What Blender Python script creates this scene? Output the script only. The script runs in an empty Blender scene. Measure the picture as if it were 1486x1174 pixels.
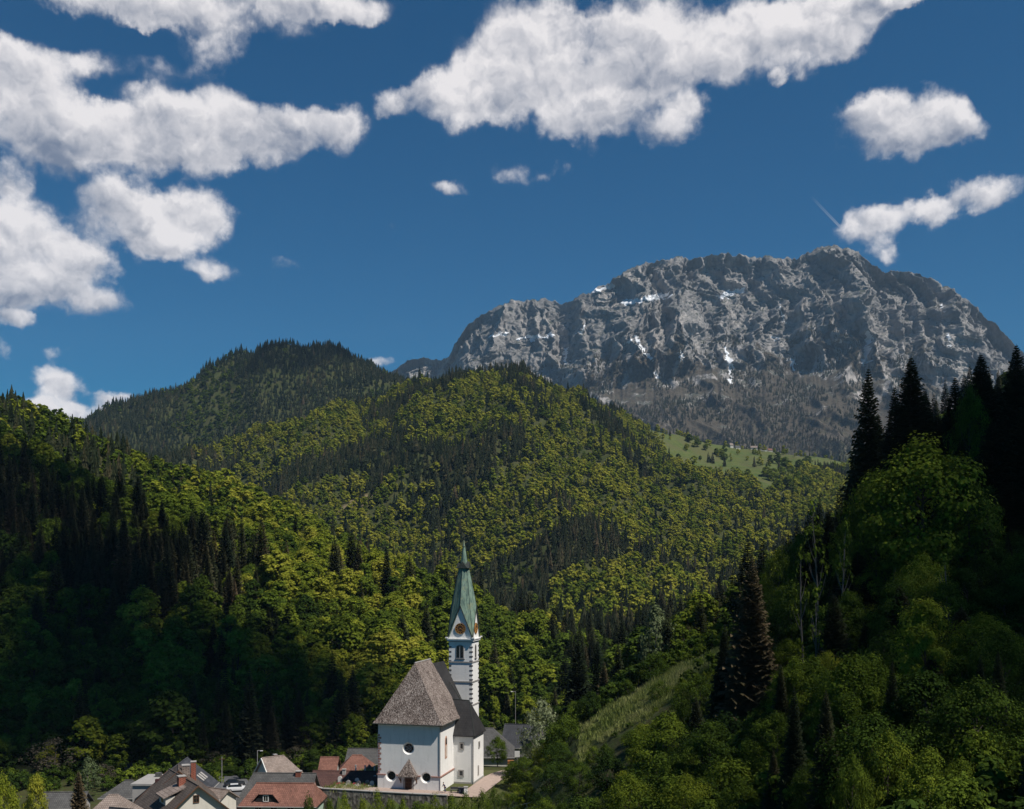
import bpy, math, random
import numpy as np
from mathutils import Vector, Matrix, noise as mnoise
R = math.radians
scene = bpy.context.scene
COL = scene.collection
rng = np.random.default_rng(7)
random.seed(7)

# ------------------------------------------------------------------ camera
CAMZ, F, CX, HY = 39.0, 1500.0, 743.0, 830.0      # a shift lens: verticals stay vertical
cam = bpy.data.cameras.new('camera')
cam.sensor_width = 36.0
cam.lens = 36.0 * F / 1486.0
cam.shift_y = (HY - 587.0) / 1486.0
cam.clip_start = 1.0
cam.clip_end = 30000.0
camo = bpy.data.objects.new('camera', cam)
camo.location = (0, 0, CAMZ)
camo.rotation_euler = (R(90), 0, 0)
COL.objects.link(camo)
scene.camera = camo

# ------------------------------------------------------------------ light
SUN_EL, SUN_AZ = 55.0, 124.0                        # azimuth clockwise from +Y (away from the camera)
sd = Vector((math.sin(R(SUN_AZ)) * math.cos(R(SUN_EL)), math.cos(R(SUN_AZ)) * math.cos(R(SUN_EL)), math.sin(R(SUN_EL))))
sun = bpy.data.lights.new('sun', 'SUN')
sun.energy = 4.5
sun.angle = R(0.5)
sun.color = (1.0, 0.94, 0.85)
suno = bpy.data.objects.new('sun', sun)
suno.rotation_euler = sd.to_track_quat('Z', 'Y').to_euler()
suno.location = (0, 0, 3000)
COL.objects.link(suno)

scene.view_settings.view_transform = 'Standard'
scene.view_settings.look = 'None'
scene.view_settings.exposure = 0.33
scene.view_settings.gamma = 1.0
scene.render.engine = 'CYCLES'
cy = scene.cycles
cy.max_bounces = 5
cy.diffuse_bounces = 3
cy.glossy_bounces = 2
cy.transmission_bounces = 3
cy.volume_bounces = 0
cy.transparent_max_bounces = 4
cy.use_denoising = True
cy.sample_clamp_indirect = 4.0

# ------------------------------------------------------------------ world: sky and cumulus
world = bpy.data.worlds.new('World')
scene.world = world
world.use_nodes = True
wt = world.node_tree
wt.nodes.clear()

W = None
class NG:
    def __init__(s, t): s.t = t
    def n(s, typ, **kw):
        nd = s.t.nodes.new(typ)
        for k, v in kw.items(): setattr(nd, k, v)
        return nd
    def put(s, sock, v):
        if v is None: return
        if hasattr(v, 'is_linked'): s.t.links.new(v, sock)
        else: sock.default_value = v
    def m(s, op, a, b=None, c=None, clamp=False):
        nd = s.n('ShaderNodeMath', operation=op, use_clamp=clamp)
        for i, v in enumerate((a, b, c)): s.put(nd.inputs[i], v)
        return nd.outputs[0]
    def v(s, op, a, b=None, c=None, out=0):
        nd = s.n('ShaderNodeVectorMath', operation=op)
        for i, v in enumerate((a, b, c)): s.put(nd.inputs[i], v)
        return nd.outputs[out]
    def noise(s, vec, scale, detail=4, rough=0.5, dist=0.0, out='Fac', lac=2.0):
        nd = s.n('ShaderNodeTexNoise')
        if s is W: nd.noise_dimensions = '2D'
        s.put(nd.inputs['Vector'], vec)
        nd.inputs['Scale'].default_value = scale
        nd.inputs['Detail'].default_value = detail
        nd.inputs['Roughness'].default_value = rough
        nd.inputs['Lacunarity'].default_value = lac
        nd.inputs['Distortion'].default_value = dist
        return nd.outputs[out]
    def ramp(s, fac, stops, interp='LINEAR'):
        nd = s.n('ShaderNodeValToRGB')
        cr = nd.color_ramp
        cr.interpolation = interp
        while len(cr.elements) < len(stops): cr.elements.new(0.5)
        for e, (p, c) in zip(cr.elements, stops):
            e.position = p
            e.color = (c, c, c, 1) if isinstance(c, (int, float)) else (*c, 1)
        s.put(nd.inputs[0], fac)
        return nd.outputs[0]
    def mix(s, fac, a, b, blend='MIX'):
        nd = s.n('ShaderNodeMix', data_type='RGBA', blend_type=blend)
        s.put(nd.inputs[0], fac)
        for sock, v in ((nd.inputs[6], a), (nd.inputs[7], b)):
            if isinstance(v, tuple): v = (*v, 1) if len(v) == 3 else v
            s.put(sock, v)
        return nd.outputs[2]
    def mapr(s, v, a, b, c=0.0, d=1.0, smooth=True):
        nd = s.n('ShaderNodeMapRange', interpolation_type='SMOOTHSTEP' if smooth else 'LINEAR')
        s.put(nd.inputs[0], v)
        for i, x in enumerate((a, b, c, d)): nd.inputs[1 + i].default_value = x
        return nd.outputs[0]

W = NG(wt)
tc = W.n('ShaderNodeTexCoord')
sky = W.n('ShaderNodeTexSky', sky_type='NISHITA', sun_disc=False)
sky.sun_elevation = R(SUN_EL)
sky.sun_rotation = R(SUN_AZ)
sky.altitude = 700
sky.air_density = 1.0
sky.dust_density = 0.6
sky.ozone_density = 2.5
hsv = W.n('ShaderNodeHueSaturation')
hsv.inputs['Hue'].default_value = 0.5
hsv.inputs['Saturation'].default_value = 1.1
hsv.inputs['Value'].default_value = 0.66
wt.links.new(sky.outputs[0], hsv.inputs['Color'])
sep = W.n('ShaderNodeSeparateXYZ')
wt.links.new(tc.outputs['Generated'], sep.inputs[0])
# direction on the sky: azimuth and elevation in radians
az = W.m('ARCTAN2', sep.outputs[0], sep.outputs[1])
el = W.m('ARCSINE', sep.outputs[2])
comb = W.n('ShaderNodeCombineXYZ')
W.put(comb.inputs[0], az); W.put(comb.inputs[1], el)
P0 = comb.outputs[0]
def azel(px, py):
    x, y, z = (px - CX) / F, 1.0, (HY - py) / F
    return math.atan2(x, y), math.asin(z / math.sqrt(x * x + 1 + z * z))
w1 = W.noise(P0, 9.0, 5, 0.55, out='Color')
w2 = W.noise(P0, 38.0, 4, 0.6, out='Color')
wv = W.v('SUBTRACT', w1, (0.5, 0.5, 0.5))
wv2 = W.v('SUBTRACT', w2, (0.5, 0.5, 0.5))
PW = W.v('MULTIPLY_ADD', wv, (0.030, 0.028, 0), P0)
PW = W.v('MULTIPLY_ADD', wv2, (0.022, 0.02, 0), PW)
BL = [  # x, y, rx, ry, weight
 (150,-4,110,28,.8),(290,8,140,38,.85),(440,-2,110,26,.9),(325,66,60,44,.38),(120,92,60,24,.28),(250,100,110,18,.16),
 (30,130,75,66,1),(75,195,100,58,1.1),(160,205,95,48,1),(232,160,55,42,.9),(245,212,120,42,1),(335,172,78,44,1),(350,212,95,36,.9),(440,192,85,38,1),(488,172,52,30,.9),(0,85,45,40,.8),(5,250,40,24,.6),
 (205,322,95,48,1),(180,290,60,34,.8),(292,308,60,38,1),(245,352,66,28,.8),
 (25,335,66,55,1),(65,392,100,50,1),(0,415,85,40,.9),(150,440,58,28,.8),(118,370,62,38,.8),(20,468,27,17,.8),
 (800,60,120,66,1.1),(735,112,86,66,1),(672,135,72,50,.9),(855,112,150,80,1.1),(950,55,160,76,1.1),(860,172,84,38,.9),(1055,72,98,56,.9),(1130,38,90,54,1),(1205,26,92,50,1),(1222,62,40,28,.8),(1290,5,60,18,.8),(580,146,34,28,.75),(628,120,26,22,.35),(968,190,50,32,.9),(1000,152,34,24,.6),(1133,115,15,12,.7),(1170,95,50,20,.4),
 (1310,178,102,52,1.1),(1262,166,55,34,.9),(1385,176,50,38,.9),(1322,214,58,26,.8),
 (1412,286,86,27,1),(1342,306,48,22,.9),(1262,331,52,25,1),(1272,362,34,16,.7),(1277,378,26,11,.7),
 (84,558,44,27,1.1),(100,596,74,17,1),(160,581,34,15,.9),(70,590,40,20,.8),
 (560,521,28,13,.8),(655,275,26,15,.27),(738,250,30,17,.26),(573,338,26,10,.4),(310,393,40,18,.4),(75,515,24,13,.4),(400,385,26,10,.25),(800,245,30,12,.25),(0,515,14,20,.5)]
dens = None; shad = None
for (bx, by, rx, ry, wgt) in BL:
    rx *= (1.0 if bx < 560 else .96); ry *= (1.02 if bx < 560 else .97)
    a0, e0 = azel(bx, by)
    a1, e1 = azel(bx + rx, by); a2, e2 = azel(bx, by - ry)
    ia, ie = 1 / max(a1 - a0, 1e-4), 1 / max(e2 - e0, 1e-4)
    q = W.v('MULTIPLY_ADD', PW, (ia, ie, 0), (-a0 * ia, -e0 * ie, 0))
    d2 = W.v('DOT_PRODUCT', q, q, out=1)
    w = W.m('MULTIPLY_ADD', d2, -0.55, 1.0, clamp=True)
    w = W.m('MULTIPLY', w, w)
    dens = W.m('MULTIPLY_ADD', w, wgt, 0.0 if dens is None else dens)
    vy = W.v('DOT_PRODUCT', q, (0.25, 1.0, 0), out=1)
    sw = W.m('MULTIPLY', w, vy)
    shad = W.m('MULTIPLY_ADD', sw, wgt, 0.0 if shad is None else shad)
def vor(vec, scale, detail):
    nd = W.n('ShaderNodeTexVoronoi', feature='SMOOTH_F1', normalize=True, voronoi_dimensions='2D')
    W.put(nd.inputs['Vector'], vec)
    nd.inputs['Scale'].default_value = scale
    nd.inputs['Detail'].default_value = detail
    nd.inputs['Roughness'].default_value = 0.55
    nd.inputs['Lacunarity'].default_value = 2.3
    nd.inputs['Smoothness'].default_value = 0.6
    return nd.outputs['Distance']
SCL = W.v('MULTIPLY', P0, (1.0, 1.15, 1.0))
SCL = W.v('MULTIPLY_ADD', W.v('SUBTRACT', W.noise(P0, 30.0, 5, 0.6, out='Color'), (.5, .5, .5)), (0.035, 0.035, 0.0), SCL)
off = (0.0045, 0.0105, 0.0)
f1 = vor(SCL, 12.0, 3)
f1b = vor(W.v('ADD', SCL, off), 12.0, 3)
f2 = W.noise(P0, 20.0, 7, 0.62)
f0 = W.noise(P0, 7.0, 3, 0.5)
f0b = W.noise(W.v('ADD', P0, (0.02, 0.04, 0)), 7.0, 3, 0.5)
D = W.m('MULTIPLY_ADD', W.m('SUBTRACT', 0.40, f1), 1.5, W.m('MINIMUM', dens, 1.0))
D = W.m('MULTIPLY_ADD', W.m('SUBTRACT', f2, 0.5), 1.35, D)
D = W.m('MULTIPLY_ADD', W.m('SUBTRACT', f0, 0.5), 0.9, D)
alpha = W.m('MULTIPLY', W.mapr(D, 0.18, 1.0), W.mapr(dens, 0.02, 0.25))
vr = W.m('DIVIDE', shad, W.m('ADD', dens, 0.08))
relief = W.m('MULTIPLY', W.m('SUBTRACT', f1b, f1), 2.6)
relief = W.m('MULTIPLY_ADD', W.m('SUBTRACT', f0, f0b), 1.6, relief)
thick = W.mapr(D, 0.5, 1.6, 0.12, -0.16)
S = W.m('MULTIPLY_ADD', W.m('MAXIMUM', vr, -0.42), 0.75, 0.70)
S = W.m('ADD', S, relief)
S = W.m('ADD', S, thick, clamp=True)
CLOUD_LO, CLOUD_HI = (1.5, 1.80, 2.5), (7.2, 6.9, 6.9)
ccol = W.mix(S, CLOUD_LO, CLOUD_HI)
# contrail
c0 = azel(1176, 284); c1 = azel(1220, 330)
ang = math.atan2(c1[1] - c0[1], c1[0] - c0[0]); LEN = math.hypot(c1[0] - c0[0], c1[1] - c0[1])
tq = W.v('SUBTRACT', P0, (c0[0], c0[1], 0))
al = W.v('DOT_PRODUCT', tq, (math.cos(ang) / LEN, math.sin(ang) / LEN, 0), out=1)
ac = W.v('DOT_PRODUCT', tq, (-math.sin(ang), math.cos(ang), 0), out=1)
ln = W.mapr(W.m('ABSOLUTE', W.m('SUBTRACT', W.m('ABSOLUTE', ac), 0.0006)), 0.0, 0.0006, 1.0, 0.0)
ln = W.m('MULTIPLY', ln, W.m('MULTIPLY', W.m('GREATER_THAN', al, 0.0), W.m('LESS_THAN', al, 1.0)))
ln = W.m('MULTIPLY', ln, W.m('MULTIPLY', al, 0.35))
alpha = W.m('MULTIPLY', alpha, 0.97)
alpha = W.m('MAXIMUM', alpha, ln)
skyt = W.mix(1.0, hsv.outputs[0], (0.07, 0.52, 0.72), 'MULTIPLY')
skyc = W.mix(alpha, skyt, ccol)
bg = W.n('ShaderNodeBackground')
wt.links.new(skyc, bg.inputs[0])
bg.inputs[1].default_value = 0.10
wo = W.n('ShaderNodeOutputWorld')
wt.links.new(bg.outputs[0], wo.inputs[0])
world.cycles.sampling_method = 'MANUAL'
world.cycles.sample_map_resolution = 512

# ------------------------------------------------------------------ object helpers
def tag(o, label=None, cat=None, group=None, kind=None):
    if label: o['label'] = label
    if cat: o['category'] = cat
    if group: o['group'] = group
    if kind: o['kind'] = kind
    return o
def empty(name, loc, rz=0.0):
    o = bpy.data.objects.new(name, None)
    o.location = loc; o.rotation_euler = (0, 0, rz)
    o.empty_display_size = 0.5
    COL.objects.link(o)
    return o
def mesh_np(name, V, Fc, k=None, smooth=False):
    """V (n,3) and Fc (m,k) into a mesh"""
    me = bpy.data.meshes.new(name)
    V = np.asarray(V, np.float32); Fc = np.asarray(Fc, np.int32)
    me.vertices.add(len(V)); me.vertices.foreach_set('co', V.ravel())
    m, k = Fc.shape
    me.loops.add(m * k); me.loops.foreach_set('vertex_index', Fc.ravel())
    me.polygons.add(m)
    me.polygons.foreach_set('loop_start', np.arange(0, m * k, k, dtype=np.int32))
    me.polygons.foreach_set('loop_total', np.full(m, k, np.int32))
    if smooth: me.polygons.foreach_set('use_smooth', np.ones(m, bool))
    me.update(calc_edges=True)
    return me
def link(name, me, mat=None, parent=None):
    o = bpy.data.objects.new(name, me)
    if mat is not None and not me.materials: me.materials.append(mat)
    COL.objects.link(o)
    if parent is not None: o.parent = parent
    return o
class MB:
    """collects simple solids and links them as ONE mesh"""
    def __init__(s): s.V = []; s.F = []
    def poly(s, pts, faces):
        b = len(s.V); s.V += [tuple(p) for p in pts]; s.F += [tuple(b + i for i in f) for f in faces]; return s
    def box(s, c, d, rz=0.0):
        cx, cy_, cz = c; hx, hy, hz = d[0] / 2, d[1] / 2, d[2] / 2
        co, si = math.cos(rz), math.sin(rz)
        pts = []
        for z in (-hz, hz):
            for x, y in ((-hx, -hy), (hx, -hy), (hx, hy), (-hx, hy)):
                pts.append((cx + x * co - y * si, cy_ + x * si + y * co, cz + z))
        return s.poly(pts, [(3, 2, 1, 0), (4, 5, 6, 7), (0, 1, 5, 4), (1, 2, 6, 5), (2, 3, 7, 6), (3, 0, 4, 7)])
    def prism(s, pts2, z0, z1):
        n = len(pts2)
        return s.poly([(x, y, z0) for x, y in pts2] + [(x, y, z1) for x, y in pts2],
                      [tuple(range(n - 1, -1, -1)), tuple(range(n, 2 * n))] + [(i, (i + 1) % n, n + (i + 1) % n, n + i) for i in range(n)])
    def tube(s, a, b, r0, r1=None, n=8, caps=True):
        r1 = r0 if r1 is None else r1
        a, b = Vector(a), Vector(b); d = (b - a).normalized()
        u = d.orthogonal().normalized(); w = d.cross(u)
        pts = []
        for p, r in ((a, r0), (b, r1)):
            for i in range(n):
                t = 2 * math.pi * i / n
                pts.append(p + u * (r * math.cos(t)) + w * (r * math.sin(t)))
        f = [(i, (i + 1) % n, n + (i + 1) % n, n + i) for i in range(n)]
        if caps: f += [tuple(range(n - 1, -1, -1)), tuple(range(n, 2 * n))]
        return s.poly(pts, f)
    def build(s, name, mat, parent=None, smooth=False, bevel=0.0):
        me = bpy.data.meshes.new(name)
        me.from_pydata([tuple(v) for v in s.V], [], s.F)
        me.update()
        if smooth:
            for p in me.polygons: p.use_smooth = True
        o = link(name, me, mat, parent)
        if bevel:
            b = o.modifiers.new('b', 'BEVEL'); b.width = bevel; b.segments = 1; b.limit_method = 'ANGLE'
        return o

# ------------------------------------------------------------------ numpy noise
_perm = np.random.default_rng(11).permutation(256)
_perm = np.concatenate([_perm, _perm, _perm])
_g = np.array([(math.cos(t), math.sin(t)) for t in np.linspace(0, 2 * math.pi, 17)[:16]])
def perlin(x, y):
    xi = np.floor(x).astype(int); yi = np.floor(y).astype(int)
    xf = x - xi; yf = y - yi
    u = xf * xf * xf * (xf * (xf * 6 - 15) + 10); v = yf * yf * yf * (yf * (yf * 6 - 15) + 10)
    def g(ix, iy, dx, dy):
        h = _perm[_perm[ix & 255] + (iy & 255)] & 15
        return _g[h, 0] * dx + _g[h, 1] * dy
    a = g(xi, yi, xf, yf); b = g(xi + 1, yi, xf - 1, yf)
    c = g(xi, yi + 1, xf, yf - 1); d = g(xi + 1, yi + 1, xf - 1, yf - 1)
    return ((a + u * (b - a)) * (1 - v) + (c + u * (d - c)) * v) * 1.5
def fbm(x, y, o=4, g=0.5):
    s = 0; a = 1.0; f = 1.0
    for i in range(o):
        s = s + a * perlin(x * f + 17.3 * i, y * f - 9.1 * i); a *= g; f *= 2.03
    return s
def ridged(x, y, o=5, g=0.55):
    s = 0; a = 1.0; f = 1.0; n = 0; w = 1.0
    for i in range(o):
        r = 1 - np.abs(perlin(x * f + 31.7 * i, y * f + 5.1 * i)) * 1.6
        r = np.clip(r, 0, 1) ** 2 * w
        s = s + a * r; n += a; w = np.clip(r * 1.6, 0, 1); a *= g; f *= 2.07
    return s / n

# ------------------------------------------------------------------ materials
def mat_new(name):
    m = bpy.data.materials.new(name); m.use_nodes = True
    m.node_tree.nodes.clear()
    return m, NG(m.node_tree)
def finish(g, col, rough=0.8, bump=None, bstr=0.3, bdist=0.1, metal=0.0, spec=0.3):
    b = g.n('ShaderNodeBsdfPrincipled')
    if isinstance(col, tuple): col = (*col, 1)
    g.put(b.inputs['Base Color'], col); g.put(b.inputs['Roughness'], rough)
    b.inputs['Metallic'].default_value = metal
    b.inputs['Specular IOR Level'].default_value = spec
    if bump is not None:
        bn = g.n('ShaderNodeBump'); bn.inputs['Strength'].default_value = bstr; bn.inputs['Distance'].default_value = bdist
        g.put(bn.inputs['Height'], bump); g.t.links.new(bn.outputs[0], b.inputs['Normal'])
    o = g.n('ShaderNodeOutputMaterial'); g.t.links.new(b.outputs[0], o.inputs[0])
def obj_co(g):
    return g.n('ShaderNodeTexCoord').outputs['Object']
def simple(name, c, var=0.15, scale=1.5, rough=0.8, bstr=0.25, bdist=0.05, metal=0.0, spec=0.3):
    m, g = mat_new(name); co = obj_co(g)
    n = g.noise(co, scale, 6, 0.6)
    n2 = g.noise(co, scale * 7, 3, 0.6)
    k = g.m('MULTIPLY_ADD', g.m('SUBTRACT', n, 0.5), var * 3, 1.0)
    k = g.m('MULTIPLY_ADD', g.m('SUBTRACT', n2, 0.5), var * 1.5, k)
    col = g.v('SCALE', (c[0], c[1], c[2])); g.put(col.node.inputs[3], k)
    finish(g, col, rough, n2, bstr, bdist, metal, spec)
    return m
# ------------------------------------------------------------------ terrain: one height function
def P(px, py, Y):            # the point seen at photo position px,py, Y metres out
    return (px - CX) / F * Y, CAMZ + (HY - py) / F * Y
SX = np.array([-900, -200, 0, 150, 300, 400, 480, 560, 640, 720, 780, 830, 900, 960, 1040, 1100, 1160, 1230, 1350, 1486, 1800, 2500.])
def curve(xs, vals): return np.interp(SX, xs, vals)
def y2z(y, d): return CAMZ + (HY - y) / F * d
K = []
K.append((np.zeros_like(SX), np.full_like(SX, 24.)))
K.append((np.full_like(SX, 60.), curve([-900, 700, 830, 900, 1000, 1160, 1300, 1486, 2500], [5, 5, 9, 12, 15, 19.5, 22.5, 24.5, 35])))
K.append((np.full_like(SX, 112.), curve([-900, 540, 640, 720, 780, 830, 900, 1000, 1070, 1150, 1230, 1350, 1486, 2500], [-4, -5, -4, -1, 3, 6, 10.5, 15, 18.5, 23, 28, 32, 35, 55])))
K.append((np.full_like(SX, 145.), curve([-900, 540, 640, 720, 780, 830, 900, 980, 1070, 1150, 1230, 1350, 1486, 2500], [-6, -5, -3, -1.5, 3, 9.5, 14.5, 19.5, 24.5, 29.5, 34.5, 40, 44, 65])))
K.append((np.full_like(SX, 170.), curve([-900, 540, 640, 720, 780, 830, 900, 980, 1070, 1150, 1230, 1350, 1486, 2500], [-6, -5, -3, -2, 4, 12, 18.6, 23, 27.7, 33.3, 40, 48, 52, 70])))
K.append((np.full_like(SX, 243.), curve([-900, 540, 760, 830, 900, 1000, 1070, 1150, 1230, 1486, 2500], [-6, -6, -4, -3, 3, 12, 17, 25, 36, 60, 90])))
rd = curve([-900, 300, 480, 560, 640, 720, 780, 830, 900, 2500], [800, 800, 720, 650, 570, 500, 450, 420, 450, 450])
ry = curve([-900, -200, 0, 150, 300, 400, 480, 560, 640, 720, 780, 830, 900, 960, 1040, 1100, 1160, 1230, 1350, 1486, 1800, 2500],
           [520, 560, 605, 658, 697, 732, 782, 832, 874, 932, 962, 985, 985, 958, 925, 885, 835, 775, 660, 610, 560, 520])
rz_ = y2z(ry, rd)
md = (243 + rd) / 2
K.append((md, (-5 + rz_) / 2 + np.interp(SX, [-900, 500, 800, 2500], [10, 8, 0, 0])))
K.append((rd, rz_))
vd = curve([-900, 0, 400, 640, 830, 2500], [1100, 1080, 1000, 850, 720, 720])
vz = curve([-900, 0, 300, 640, 830, 1000, 1160, 1486, 2500], [70, 60, 40, -12, -10, -4, 15, 60, 100])
K.append((vd, vz))
hd = curve([-900, 850, 1000, 2500], [1750, 1750, 1950, 2050])
hy = curve([-900, -200, 0, 150, 300, 450, 560, 640, 700, 760, 850, 920, 960, 1000, 1060, 1130, 1200, 1240, 1350, 1486, 2500],
           [760, 750, 735, 700, 663, 615, 582, 553, 536, 552, 590, 614, 628, 640, 652, 656, 668, 673, 688, 700, 700])
hz = y2z(hy, hd)
K.append((vd + (hd - vd) * .5, vz + (hz - vz) * np.interp(SX, [-900, 900, 1000, 1300, 2500], [.55, .55, .45, .45, .55])))
K.append((hd * .9, vz + (hz - vz) * np.interp(SX, [-900, 850, 960, 1300, 2500], [.9, .9, .81, .81, .9])))
K.append((hd, hz))
K.append((hd + 260, hz - np.interp(SX, [-900, 300, 560, 700, 900, 2500], [10, 10, 20, 60, 60, 70])))
pd = np.full_like(SX, 2450.)
py_ = curve([-900, -200, 0, 130, 200, 300, 380, 430, 480, 540, 580, 640, 700, 850, 1000, 2500],
            [720, 690, 660, 614, 588, 541, 509, 499, 509, 540, 556, 580, 620, 690, 730, 750])
K.append((pd, y2z(py_, 2450.)))
K.append((pd + 600, np.minimum(y2z(py_, 2450.) - 180, 260)))
K.append((pd + 1400, np.full_like(SX, 200.)))
DK = np.array([k[0] for k in K]); ZK = np.array([k[1] for k in K])
# dense table
NXT = 500
tx = np.linspace(-900, 2500, NXT)
def smooth_cols(A):
    B = np.array([np.interp(tx, SX, r) for r in A])
    k = np.exp(-np.linspace(-2, 2, 9) ** 2); k /= k.sum()
    return np.array([np.convolve(np.pad(r, 4, mode='edge'), k, 'valid') for r in B])
DT, ZT = smooth_cols(DK), smooth_cols(ZK)
YMAX = 3800.0
NYT = 1400
ty = 3.0 * (YMAX / 3.0) ** np.linspace(0, 1, NYT)
def pchip(xk, yk, x):
    h = np.diff(xk); d = np.diff(yk) / h
    m = np.zeros_like(yk)
    for i in range(1, len(xk) - 1):
        if d[i - 1] * d[i] > 0:
            w1, w2 = 2 * h[i] + h[i - 1], h[i] + 2 * h[i - 1]
            m[i] = (w1 + w2) / (w1 / d[i - 1] + w2 / d[i])
    m[0] = d[0]; m[-1] = d[-1]
    i = np.clip(np.searchsorted(xk, x) - 1, 0, len(xk) - 2)
    t = (x - xk[i]) / h[i]; t2 = t * t; t3 = t2 * t
    return (2 * t3 - 3 * t2 + 1) * yk[i] + (t3 - 2 * t2 + t) * h[i] * m[i] + (-2 * t3 + 3 * t2) * yk[i + 1] + (t3 - t2) * h[i] * m[i + 1]
TAB = np.stack([pchip(DT[:, j], ZT[:, j], ty) for j in range(NXT)], 1)     # [NYT, NXT]
CH_C = np.array([-12.8, 183.0]); CH_R = R(14)
E1 = np.array([math.cos(CH_R), -math.sin(CH_R)]); E2 = np.array([math.sin(CH_R), math.cos(CH_R)])
def ch(a, b):  # church plan coordinates -> world x,y  (a: along the front, b: into depth)
    p = CH_C + (a - 11.6) * E1 + b * E2
    return p[0], p[1]
def ground(X, Y):
    X = np.atleast_1d(np.asarray(X, float)); Y = np.atleast_1d(np.asarray(Y, float))
    Yc = np.clip(Y, 3.01, YMAX - 1)
    px = np.clip(CX + F * X / Yc, -899, 2499)
    u = (px + 900) / 3400 * (NXT - 1); v = np.log(Yc / 3.0) / math.log(YMAX / 3.0) * (NYT - 1)
    iu = np.clip(u.astype(int), 0, NXT - 2); iv = np.clip(v.astype(int), 0, NYT - 2)
    fu, fv = u - iu, v - iv
    z = (TAB[iv, iu] * (1 - fu) + TAB[iv, iu + 1] * fu) * (1 - fv) + (TAB[iv + 1, iu] * (1 - fu) + TAB[iv + 1, iu + 1] * fu) * fv
    # relief: gullies and spurs, stronger with distance
    amp = np.interp(Yc, [0, 130, 240, 300, 450, 900, 1300, 1600, 1750, 2600], [0.2, 0.4, 0.3, 3.5, 9, 14, 38, 34, 25, 30])
    amp = amp * np.where((px > 930) & (px < 1260) & (Yc > 1500), 0.35, 1.0)
    r = ridged(X / 260 + 3.1, Y / 420 + 1.7, 4) - 0.5
    z = z + amp * (r * 0.9 + 0.55 * fbm(X / 90, Y / 120, 4)) * np.where(Yc > 250, 1, 0.5)
    z = z + 0.25 * fbm(X / 9, Y / 9, 3)
    # the level churchyard
    dx = X - CH_C[0]; dy = Y - CH_C[1]
    a = dx * E1[0] + dy * E1[1] + 11.6; b = dx * E2[0] + dy * E2[1]
    da = np.maximum(np.maximum(-9.0 - a, a - 21.0), 0); db = np.maximum(b - 33.0, 0); df = np.maximum(-4.2 - b, 0)
    k = np.clip(1 - np.hypot(da, db) / 9.0, 0, 1); k = k * k * (3 - 2 * k)
    k = k * np.where(df > 0, 0.0, 1.0)
    tgt = -0.02 - np.clip((b - 14) * 0.07, 0, 3)
    z = z * (1 - k) + tgt * k
    return z
def to_px(X, Y, Z): return CX + F * X / Y, HY - F * (Z - CAMZ) / Y
def in_poly(x, y, poly):
    ins = np.zeros(np.shape(x), bool); n = len(poly)
    for i in range(n):
        x0, y0 = poly[i]; x1, y1 = poly[(i + 1) % n]
        if y0 == y1: continue
        c = ((y0 > y) != (y1 > y)) & (x < (x1 - x0) * (y - y0) / (y1 - y0) + x0)
        ins ^= c
    return ins
def ray_ground(qx, qy, y0=100, y1=2900):
    yy = y0 * (y1 / y0) ** np.linspace(0, 1, 1500); xx = (qx - CX) / F * yy; zz = ground(xx, yy)
    pyy = HY - F * (zz - CAMZ) / yy
    hit = np.where(pyy <= qy)[0]
    j = hit[0] if len(hit) else -1
    return Vector((xx[j], yy[j], zz[j]))
MEADOW = [(925, 612), (1000, 636), (1060, 646), (1130, 650), (1260, 664), (1260, 680), (1190, 680), (1150, 690), (1108, 722), (1088, 696), (1040, 690), (1000, 684), (970, 662), (950, 640)]
BARE = [[(486, 742), (520, 722), (545, 712), (542, 722), (515, 736), (490, 750)]]
def meadow_mask(X, Y, Z):
    px, py = to_px(X, Y, Z)
    m = in_poly(px + 6 * fbm(X / 60, Y / 60, 2), py + 5 * fbm(X / 50 + 9, Y / 50, 2), MEADOW) & (Y > 1400)
    rid = 158 + (px - 980) * 0.02
    m2 = (px > 845) & (px < 1180) & (np.abs(Y - rid - 3) < 9 + 5 * fbm(X / 8, Y / 8, 2))
    return m, m2
def bare_mask(X, Y, Z):
    px, py = to_px(X, Y, Z)
    m = np.zeros(np.shape(X), bool)
    for b in BARE: m |= in_poly(px + 4 * fbm(X / 30, Y / 30, 2), py + 3 * fbm(X / 30 + 5, Y / 30, 2), b) & (Y > 900)
    return m

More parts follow.
